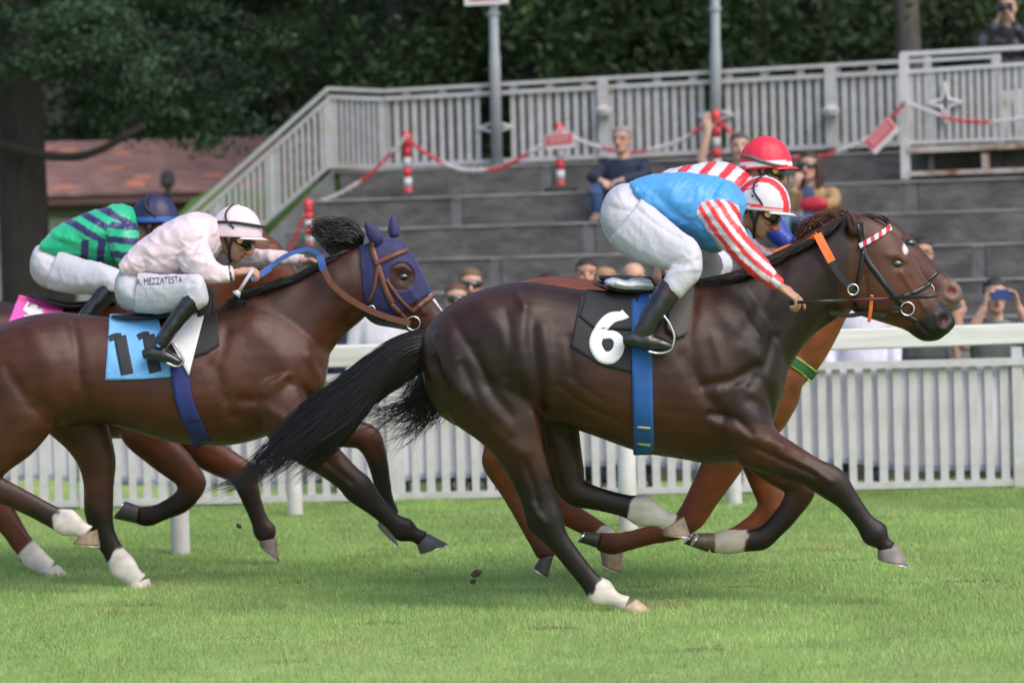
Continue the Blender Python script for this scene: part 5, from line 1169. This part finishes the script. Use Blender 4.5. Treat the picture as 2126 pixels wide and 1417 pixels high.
# whip held in the right hand
wb = P(1640,628,Y6-.28); tw = thing('whip', wb, 'thin black riding whip pointing forward in the fist of the blue-vested jockey', 'whip')
mb = MB(); mb.tube([P(1640,628,Y6-.285),P(1762,623,Y6-.30)], [.008,.0075], 10, ref=(0,0,1)); mb.build('handle', M_blackl, tw, True)
mb = MB(); mb.tube([P(1763,623,Y6-.30),P(1845,619,Y6-.31)], [.0072,.0065], 10, ref=(0,0,1)); mb.build('grip_band', mat('dark_red_tape', (.11,.008,.02), .5), tw, True)
mb = MB(); mb.tube([P(1846,619,Y6-.31),P(1925,615,Y6-.32),P(1950,614,Y6-.32)], [.0085,.010,.003], 10, ref=(0,0,1)); mb.build('flap', M_blackl, tw, True)

# ---- number 11
PINK = np.array([.64,.52,.565])
def sh11(px, V, N):
    c = np.tile(PINK, (len(V),1)); d = along(px, (470,568),(482,566)); m_ = (px[:,1] > 545)&(px[:,0] > 440)&(px[:,0] < 500)
    c[m_ & (d > 0) & (d < 5)] = (.72,.74,.74); c[m_ & (d >= 5) & (d < 9)] = (.02,.02,.03)
    return c
j11, F11, FH11, Bs11, Bb11, br11 = jockey('jockey in pale pink silks and pink cap with lettered white breeches', Y11,
 [(250,546,262,574,.135),(290,503,310,580,.165),(338,468,362,578,.19),(385,446,408,570,.205),(428,446,440,545,.18),(456,460,462,515,.10)],
 [[(396,512,38,.08,-.165),(410,542,34,.072,-.21),(436,563,25,.056,-.245),(462,570,18,.043,-.25),(484,566,14,.034,-.24)],
  [(420,500,34,.07,.165),(470,535,26,.056,.2),(530,538,18,.046,.16),(590,537,14,.038,.10),(630,541,12,.034,.06)]],
 [(243,575,241,605,.08),(256,558,250,632,.13),(280,560,276,650,.165),(315,566,312,654,.165),(350,580,348,646,.12)],
 [[(285,606,44,.095,-.10),(335,610,40,.088,-.19),(380,604,35,.08,-.26),(408,602,30,.07,-.30),(410,616,25,.058,-.31),(396,630,19,.05,-.315)],
  [(290,610,42,.09,.10),(350,610,38,.085,.2),(410,606,30,.07,.28),(405,630,22,.05,.3)]],
 [[[(404,620,21,.054,-.315),(390,636,20,.049,-.32),(370,660,18,.044,-.325),(350,688,17,.041,-.33),(332,716,16,.038,-.33)],[(296,737,9,.030,-.33),(313,733,14,.035,-.33),(340,738,14,.038,-.335),(362,746,11,.037,-.34),(377,753,7,.030,-.34)]],
  [[(408,620,21,.05,.31),(380,660,19,.046,.32),(350,700,17,.04,.33)],[(310,735,12,.034,.33),(345,742,13,.038,.335),(378,752,8,.03,.34)]]],
 (487,486), 36, 6, sh11, lambda L: np.tile(PINK*1.06, (len(L),1)),
 [(488,566,-.24,(1,-.05,.12),(.1,.3,-1),1.0,(.95,1.0,1.05,1.1),.6,1),(634,542,.05,(1,-.1,-.2),(-.2,-.3,-.9),1.,(1,1,1,1),.5,-1)], (.47,.275,.195), None,
 [([(330,500),(370,520),(390,560)],8,-.006),([(290,530),(330,540),(380,530)],7,-.005),([(280,560),(300,575)],5,.006),([(420,455),(425,490),(400,520)],6,-.007),([(300,545),(305,570)],4,-.005),([(400,540),(430,548),(470,556)],5,.005),([(360,470),(400,490)],12,.004),([(440,575),(455,582)],4,.006)],
 [([(250,600),(300,640),(360,640)],10,.004),([(370,585),(410,590)],5,-.004),([(300,585),(340,580),(390,580)],4,-.003),([(380,620),(400,600)],5,-.004)], yaw=6, helm_off=(6,-3))
text_on('A. MEZZATESTA', 1, (283,592), (379,586), (Bb11,), mat('grey_lettering', (.07,.07,.09), .7), br11, 14)
bandtube('helmet_strap', FH11, [(-.13,0,.035),(-.10,-.075,.045),(-.0,-.112,.05),(.08,-.088,.045),(.125,-.03,.04),(.13,.0,.04)], .007, M_strapb, j11)
bandtube('helmet_strap', FH11, [(-.03,-.02,.137),(-.05,-.075,.10),(-.04,-.108,.06),(-.0,-.108,.02)], .005, M_strapb, j11)
tw = thing('whip', P(508,580,Y11-.28), 'short pale grey whip held upright by the pink-clad jockey', 'whip')
mb = MB(); mb.tube([P(526,558,Y11-.30),P(508,586,Y11-.30),P(497,604,Y11-.30)], [.010,.009,.010], 10); mb.build('handle', mat('pale_grey_grip', (.45,.46,.50), .5), tw, True)
mb = MB(); mb.tube([P(497,604,Y11-.30),P(490,612,Y11-.30)], [.010,.026], 12); mb.build('cap', mat('pale_grey_grip'), tw, True)

# ---- green and navy stripes
GRN, NVY = np.array([.012,.40,.20]), np.array([.018,.018,.10])
def shG(px, V, N):
    q = .51*px[:,0]-.86*px[:,1]; k = ((q+329.6) % 29.0) < 14.5; k &= (q > -331) & (q < -250)
    low = px[:,1] > 492+.10*(px[:,0]-130); kl = ((px[:,0]+.1*px[:,1]-220) % 34) < 16; kl &= px[:,0] > 165
    k = np.where(low, kl, k)
    arm = inpoly(px, [(222,470),(240,455),(290,480),(300,560),(245,570),(225,510)]); ka = ((px[:,1]-.12*px[:,0]-462) % 30) < 14; k = np.where(arm, ka, k)
    return np.where(k[:,None], NVY, GRN)
jG, FG, FHG, *_ = jockey('jockey in green silks with navy stripes and a navy cap', YG,
 [(88,506,98,526,.13),(122,470,138,540,.165),(166,448,186,548,.19),(214,432,236,558,.205),(254,426,270,545,.18),(282,438,288,498,.10)],
 [[(250,472,34,.076,-.165),(258,506,30,.068,-.2),(272,540,24,.056,-.22),(305,560,17,.043,-.22),(345,566,13,.035,-.2)],[(265,470,32,.07,.165),(300,510,25,.056,.2),(350,540,17,.044,.15),(400,548,13,.036,.1)]],
 [(68,530,65,560,.08),(80,510,74,580,.13),(104,510,98,600,.165),(140,530,134,606,.165),(172,545,170,605,.12)],
 [[(112,558,43,.095,-.10),(158,572,38,.088,-.19),(205,578,33,.08,-.26),(236,584,26,.07,-.3),(230,604,20,.055,-.31)],[(120,560,40,.09,.1),(180,575,36,.085,.2),(235,585,28,.07,.28),(228,610,20,.05,.3)]],
 [[[(236,588,21,.052,-.31),(214,616,20,.048,-.32),(193,640,18,.044,-.325),(170,668,17,.041,-.33)],[(132,690,9,.030,-.33),(160,690,14,.036,-.335),(200,704,8,.030,-.34)]]],
 (318,462), 30, 2, shG, lambda L: np.where(((L[:,2] < .014) & (L[:,2] > -.012))[:,None], np.array([.02,.10,.38]), np.array([.012,.013,.060])),
 [(350,568,-.2,(1,0,-.2),(-.2,.3,-1),1.,(1,1,1,1)),(405,550,.1,(1,0,-.2),(-.2,-.3,-1),1.,(1,1,1,1),.5,-1)], (.44,.25,.18), (.015,.016,.06),
 [([(120,500),(160,520),(200,530)],7,-.006),([(240,440),(262,460),(270,490)],6,-.006)], [([(90,570),(150,590),(220,585)],8,.004),([(80,540),(120,560)],6,-.003)], vox=.007, helm_off=(6,-6))
bandtube('helmet_strap', FHG, [(-.03,-.02,.137),(-.05,-.075,.10),(-.04,-.108,.06),(-.0,-.108,.02),(.02,-.095,-.02)], .006, M_strapb, jG)

# ---- red cap on the far chestnut
def shR(px, V, N):
    q = .75*px[:,0]+.66*px[:,1]; k = ((q) % 34) < 15; c = np.where(k[:,None], RED, WHITE); b = (px[:,0] > 1570) & (px[:,1] > 420); c[b] = (.02,.05,.36); return c
jR, FR, FHR, *_ = jockey('jockey in red cap and red and white stripes, half hidden behind the blue vest', YR,
 [(1330,385,1345,430,.13),(1380,357,1395,460,.165),(1440,342,1450,480,.19),(1498,340,1510,490,.205),(1538,348,1545,470,.18),(1562,364,1566,425,.10)],
 [[(1500,385,34,.075,-.165),(1470,440,28,.062,-.2),(1420,500,20,.048,-.22),(1376,538,15,.036,-.22)],[(1530,385,32,.07,.165),(1580,440,27,.06,.2),(1620,492,23,.05,.15),(1650,512,16,.04,.1)]],
 [(1300,420,1298,460,.08),(1316,400,1308,490,.13),(1345,390,1336,525,.16),(1385,410,1380,535,.12)],
 [[(1340,450,50,.09,-.10),(1400,490,44,.085,-.19),(1465,532,36,.075,-.27),(1495,552,28,.064,-.3),(1476,588,22,.05,-.31)],[(1350,450,48,.09,.1),(1420,500,42,.08,.2),(1490,545,32,.07,.28),(1480,590,22,.05,.3)]],
 [[[(1480,580,23,.05,-.31),(1455,620,20,.046,-.32),(1430,660,18,.042,-.33)],[(1395,690,10,.03,-.33),(1430,694,14,.036,-.335),(1465,704,8,.03,-.34)]]],
 (1586,346), 24, 0, shR, lambda L: np.where(((L[:,2] < .012) & (L[:,2] > -.010))[:,None], np.array([.75,.70,.70]), np.array([.66,.020,.055])),
 [(1372,540,-.22,(-.25,-.05,-1),(.6,.3,-.2),1.05,(.9,1,1,1)),(1655,516,.1,(1,0,-.3),(-.2,-.3,-1),1.,(1,1,1,1),.5,-1)], (.45,.26,.19), (.62,.02,.05), vox=.008, helm_off=(6,-5))
bandtube('helmet_strap', FHR, [(-.125,-.03,.04),(-.09,-.085,.035),(-.03,-.11,.01),(.04,-.1,-.01),(.09,-.06,-.01)], .009, mat('grey_strap', (.10,.10,.11), .6), jR)

# ================================================================ SPECTATORS
def spectator(label, O, shirt, pants, hair, yaw=0, gz=0., arms=('down','down'), sit=None, shades=False, bald=False, long_sleeve=False, long_hair=False, skin=(.47,.29,.21), k=1., beard=0., phone=None, specs=False, tilt=0., camera=False, shoe=(.03,.03,.035), hips=None):
    y = math.radians(yaw); f = np.array([math.sin(y),-math.cos(y),0]); l = np.array([math.cos(y),math.sin(y),0]); U = np.array([0,0,1.])
    B = Frame(O, f, l, U, k); a = math.radians(tilt); F = Frame(O, f*math.cos(a)-U*math.sin(a), l, U*math.cos(a)+f*math.sin(a), k)
    hz = -.80 if hips is None else hips
    t = thing('spectator', (O[0],O[1],gz), label, 'person')
    sk, sh, tr = Sculpt(), Sculpt(), Sculpt()
    head_into(sk, F); sk.tube([F(-.02,0,-.05), B(-.025,0,-.13), B(-.03,0,-.20)], np.array([.055,.054,.07])*k, None, l)
    T = [(-.165,.075,.065),(-.195,.135,.08),(-.235,.185,.10),(-.36,.185,.118),((-.50 if hz < -.7 else (hz+.16-.36)/2),.168,.112),(hz+.16,.168,.112),(hz+.05,.180,.118)]
    sh.tube([B(-.03,0,z) for z,_,_ in T], np.array([w for _,w,_ in T])*k, np.array([d for _,_,d in T])*k, l, 24, 3)
    sk.tube([B(-.03,0,z) for z in (-.19,-.35,hz+.1)], [.1*k,.13*k,.12*k], [.06*k,.08*k,.08*k], l)
    for sd, pose in zip((-1,1), arms):
        S0 = (-.03,.185*sd,-.245)
        el, wr, hd, hn = {'down': ((-.05,.235*sd,-.52),(.04,.23*sd,-.76),(.1,0,-1),(0,-sd,0)),
            'phone': ((.20,.25*sd,-.34),(.27,.115*sd,-.07),(.05,-.25*sd,1),(.25,-1.0*sd,0)),
            'mouth': ((.10,.22*sd,-.46),(.19,.07*sd,-.19),(.1,-.3*sd,1),(-1,-.2*sd,0)),
            'wave': ((.02,.34*sd,-.12),(.06,.27*sd,.14),(0,.1*sd,1),(1,0,0)),
            'lap': ((.10,.25*sd,hz+.14),(.32,.10*sd,hz+.10),(.6,-.7*sd,-.2),(0,0,-1)),
            'camera': ((.16,.23*sd,-.42),(.25,.07*sd,-.14),(.2,-.4*sd,.9),(.2,-1*sd,0))}[pose]
        sh.ball(B(*S0), (.07*k,.07*k,.07*k))
        up_ = [B(*S0), (B(*S0)+B(*el))/2, B(*el)]
        sk.tube(up_, [.045*k,.043*k,.038*k], None, (0.3,.5,.2)); sk.tube([B(*el), (B(*el)+B(*wr))/2, B(*wr)], [.040*k,.040*k,.026*k], None, (.3,.5,.2))
        if long_sleeve:
            sh.tube(up_, [.066*k,.060*k,.054*k], None, (.3,.5,.2)); sh.tube([B(*el), (B(*el)+B(*wr))/2, B(*wr)], [.054*k,.05*k,.038*k], None, (.3,.5,.2))
        else: sh.tube([B(*S0), B(*(np.array(S0)*.45+np.array(el)*.55))], [.07*k,.064*k], None, (.3,.5,.2))
        hand_into(sk, B(*wr), B.R@np.array(hd, float), B.R@np.array(hn, float), k, (.5,.55,.6,.65) if pose != 'wave' else (.1,.05,.1,.15), .35, -sd)
    hip = B(-.03,0,hz)
    tr.tube([B(-.03,0,hz+.12), B(-.03,0,hz), B(-.03,0,hz-.07)], [.165*k,.178*k,.15*k], [.105*k,.118*k,.10*k], l, 20, 3)
    for sd in (-1, 1):
        h0 = B(-.03,.09*sd,hz-.02)
        if sit is None:
            kn = B(0,.095*sd,0); kn[2] = (h0[2]+gz)/2; an = B(-.03,.10*sd,0); an[2] = gz+.08
        else:
            kn = B(.40,.12*sd,hz+.02); an = B(.36,.12*sd,0); an[2] = gz+.08
        tr.tube([h0, (h0+kn)/2, kn], [.088*k,.078*k,.062*k], None, l); tr.tube([kn, (kn+an)/2, an], [.062*k,.060*k,.048*k], None, l)
        s = Sculpt(); s.tube([an+f*-.07*k+U*(-.03), an+U*-.02, an+f*.09*k+U*-.045, an+f*.17*k+U*-.06], [.036*k,.045*k,.045*k,.025*k], [.042*k,.05*k,.032*k,.018*k], l); V, Q, N, px = s.finish(.012, 2); V[:,2] = np.maximum(V[:,2], gz+.001); link('shoe', V, Q, M_cloth, t, True, np.tile(shoe, (len(V),1)))
    V, Q, N, px = sk.finish(.0075, 2); c = np.zeros((len(V),3)); L, hdm = head_paint(F, V, c, skin, tuple(np.array(hair)*.6), beard); link('body', V, Q, M_skin, t, True, c)
    if not bald:
        m_ = hdm & ((L[:,2] > .062+.25*np.clip(L[:,0]-.05,0,1)) | ((L[:,0] < .012) & (L[:,2] > -.02-.0)) | ((L[:,0] < -.03) & (L[:,2] > -.07)))
        m_ &= ~((np.abs(L[:,1]) > .066) & (L[:,2] < .02) & (L[:,0] > -.03))
        nn = N*(1+.35*vnoise(V, 70, 4))[:,None]
        shell('hair', V, Q, nn, m_, .009*k, M_hairp, t, np.tile(hair, (len(V),1)), .008*k, 2)
    else:
        m_ = hdm & (L[:,0] < -.01) & (L[:,2] < .05) & (L[:,2] > -.05) & (np.abs(L[:,1]) < .085); shell('hair', V, Q, N, m_, .006*k, M_hairp, t, np.tile(hair, (len(V),1)), .006*k, 3)
    if long_hair:
        s = Sculpt(); s.tube([F(-.05,0,.05),F(-.075,0,-.03),F(-.085,0,-.13),F(-.07,0,-.22)], [.085*k,.10*k,.105*k,.08*k], [.05*k,.05*k,.045*k,.03*k], l)
        for sd in (-1,1): s.tube([F(.02,.07*sd,.05),F(.02,.088*sd,-.03),F(.02,.09*sd,-.12),F(.03,.08*sd,-.2)], [.022*k,.026*k,.028*k,.018*k], None, l)
        V2, Q2, N2, _ = s.finish(.009, 3, (), .003, 60); link('hair', V2, Q2, M_hairp, t, True, np.tile(hair, (len(V2),1)))
    V, Q, N, px = sh.finish(.011, 4, (), .004, 16); link('shirt', V, Q, M_cloth, t, True, shirt(V) if callable(shirt) else np.tile(shirt, (len(V),1)))
    V, Q, N, px = tr.finish(.013, 4, (), .003, 14); link('trousers', V, Q, M_cloth, t, True, np.tile(pants, (len(V),1)))
    if shades: goggles(t, F, .006, False).name = 'sunglasses'
    elif specs:
        s = MB()
        for q in (-1, 1):
            s.tube([F(.098,.034*q,.006), F(.104,.034*q,.006)], [.026*k,.024*k], 14, ref=F.R[:,2], ry=[.019*k,.018*k]) if shades else s.tube([F(.102+.003*math.cos(a_),.034*q+.023*math.cos(a_),.006+.017*math.sin(a_)) for a_ in np.linspace(0,6.28,15)], .0022*k, 5, cap=False)
            s.tube([F(.098,.058*q,.010), F(.0,.080*q,.006)], .003*k, 5, ref=F.R[:,2])
        s.tube([F(.103,-.012,.012), F(.103,.012,.012)], .003*k, 5, ref=F.R[:,2]); s.build('sunglasses' if shades else 'spectacles', M_lens, t, True)
    if phone:
        c = B(.30,0,phone[0]); tp_ = thing('phone', c, phone[1], 'phone'); mb = MB(); mb.box(c, l*.075*k, f*.004, U*.038*k); o = mb.build('case', mat('blue_phone_case', (.02,.045,.16), .4), tp_); md = o.modifiers.new('b','BEVEL'); md.width = .004; md.segments = 2
        mb = MB(); mb.box(c-f*.0052, l*.069*k, f*.0008, U*.034*k); mb.build('screen', M_lens, tp_); mb = MB(); mb.tube([c+f*.0045+l*.055*k+U*.02*k, c+f*.007+l*.055*k+U*.02*k], .008*k, 12, ref=(0,0,1)); mb.build('lens', M_lens, tp_)
    if camera:
        c = B(.24,0,-.02); tp_ = thing('camera', c, 'black hand-held camera raised by the man at the platform railing', 'camera'); mb = MB(); mb.box(c, l*.07, f*.035, U*.045); mb.build('camera_body', M_black, tp_); mb = MB(); mb.tube([c+f*.03, c+f*.11], .034, 14, ref=(0,0,1)); mb.build('lens', M_blackl, tp_, True)
    return t
D_NAVY = (.014,.020,.045); JEAN = (.035,.075,.17)
spectator('fair-haired man in sunglasses, standing tallest of the pair behind the dark bay rump', P(978,592,8.70), (.12,.13,.16), (.03,.03,.04), (.13,.075,.04), shades=True, skin=(.50,.30,.22))
spectator('auburn-haired man in sunglasses, standing lower of the pair behind the dark bay rump', P(948,622,8.05), (.05,.06,.09), (.03,.03,.04), (.10,.045,.025), shades=True, skin=(.50,.31,.23), k=.97)
spectator('dark-haired spectator peeping over the chestnut rump', P(1142,600,8.40), (.10,.10,.11), (.03,.035,.05), (.025,.018,.014), yaw=10)
spectator('dark curly-haired person with reddish face behind the black saddle pad', P(1218,570,9.00), (.06,.05,.05), (.03,.03,.03), (.022,.012,.010), skin=(.46,.25,.18), k=.95, long_hair=False)
spectator('blond-haired spectator in sunglasses behind the black saddle pad', P(1257,590,8.20), (.30,.28,.26), (.05,.06,.08), (.30,.19,.09), shades=True, skin=(.52,.32,.24), k=.97)
spectator('bald man with spectacles behind the saddle of number six', P(1316,580,8.50), (.08,.10,.14), (.03,.03,.04), (.12,.09,.07), bald=True, specs=True, skin=(.50,.30,.22))
spectator('dark-haired man in grey holding a phone to his mouth', P(1914,528,8.70), (.085,.10,.095), (.02,.022,.028), (.016,.012,.010), arms=('mouth','down'), specs=True, skin=(.46,.27,.19), yaw=-8)
spectator('young man in grey-green tee filming with a raised blue phone', P(2066,614,8.25), (.135,.15,.135), (.05,.06,.08), (.020,.014,.012), arms=('phone','phone'), phone=(.010,'dark blue phone held up in both hands by the man in grey-green tee'), skin=(.47,.29,.21), k=1.02)
spectator('spectator in a plain white shirt behind the hooded bay', P(797,592,8.30), (.66,.65,.68), (.10,.12,.18), (.06,.04,.03), long_sleeve=True)
spectator('spectator in navy top beside the white shirt behind the hooded bay', P(722,620,8.90), D_NAVY, (.03,.03,.04), (.05,.035,.025), long_sleeve=True, yaw=15, k=.95)
spectator('spectator in white behind the heads of the leading horses', P(1785,560,8.20), (.64,.62,.70), (.02,.02,.025), (.05,.035,.025), long_sleeve=True)
spectator('spectator in pale grey behind the white rail near the platform end', P(1985,640,9.20), (.16,.18,.17), (.05,.055,.07), (.07,.045,.03), yaw=-10, k=.92)
# on the stand
def seat(px, v, lab, gstep, **kw):
    O = SP(px[0], px[1], v); gz = ZT-RIS*gstep; return spectator(lab, O, gz=gz, sit=True, **kw)
seat((1291,290), -.75, 'grey-haired man in navy jumper and jeans sitting on the stand with folded hands', 2, shirt=lambda V: np.where((np.abs(V[:,0]-SP(1291,290,-.75)[0]) < .045)[:,None] & (V[:,2] > SP(1291,326,-.75)[2])[:,None], np.array([.45,.44,.47]), np.array(D_NAVY)), pants=JEAN, hair=(.22,.21,.21), arms=('lap','lap'), long_sleeve=True, specs=True, yaw=-20, shoe=(.16,.12,.09), hips=-.46)
seat((1680,345), -1.45, 'long-haired woman in tan jacket and jeans sitting on the stand', 4, shirt=lambda V: np.where((np.abs(V[:,0]-SP(1676,345,-1.45)[0]) < .05)[:,None], np.array([.05,.07,.16]), np.array([.32,.20,.095])), pants=(.10,.17,.28), hair=(.045,.018,.012), arms=('mouth','lap'), long_sleeve=True, long_hair=True, shades=True, yaw=-22, shoe=(.2,.17,.13), hips=-.46)
seat((1535,305), -.9, 'person waving a bare arm behind the red cap', 2, shirt=(.05,.16,.16), pants=(.10,.10,.12), hair=(.06,.05,.045), arms=('wave','down'), yaw=0, hips=-.50, skin=(.50,.32,.24))
spectator('man in dark patterned jacket and pale trousers at the platform railing', SP(2092,16,1.0), lambda V: np.where((vnoise(V, 14, 77) > .2)[:,None], np.array([.10,.10,.12]), np.array([.014,.014,.017])), (.48,.44,.40), (.02,.02,.02), gz=ZT, arms=('camera','camera'), long_sleeve=True, camera=True, yaw=-15)
# red bag on the woman's lap
c = SP(1690,424,-1.85); tb = thing('handbag', c, 'small red handbag on the lap of the tan-jacketed woman', 'bag'); s = Sculpt(); s.tube([c-ST_U*.12, c-ST_U*.06, c+ST_U*.06, c+ST_U*.12], [.03,.06,.06,.03], [.03,.045,.045,.03], (0,0,1)); V, Q, N, px = s.finish(.012, 3); link('pouch', V, Q, mat('red_leather', (.40,.015,.03), .5), tb, True)
# turf thrown up by the hooves
M_clod = mat('flying_turf', (.055,.042,.025), .95, var=.4, vscale=30)
for (x, y, Y, r_, lab) in ((990,1188,.2,.022,'larger dark clod of turf thrown up behind the leading hind hoof'),(982,1206,.25,.014,'small dark clod of turf flying behind the leading hind hoof'),(497,1092,1.5,.018,'small clod of turf flying below the hooded bay')):
    s = Sculpt()
    for k in range(4): s.ball(P(x+random.uniform(-5,5), y+random.uniform(-4,4), Y)+np.array([0,random.uniform(-.01,.01),0]), (r_*random.uniform(.5,1), r_*.6, r_*random.uniform(.4,.8)), n=8)
    V, Q, N, px = s.finish(.006, 1, (), .004, 120); tag(link('turf_clod', V, Q, M_clod), lab, 'turf clod')
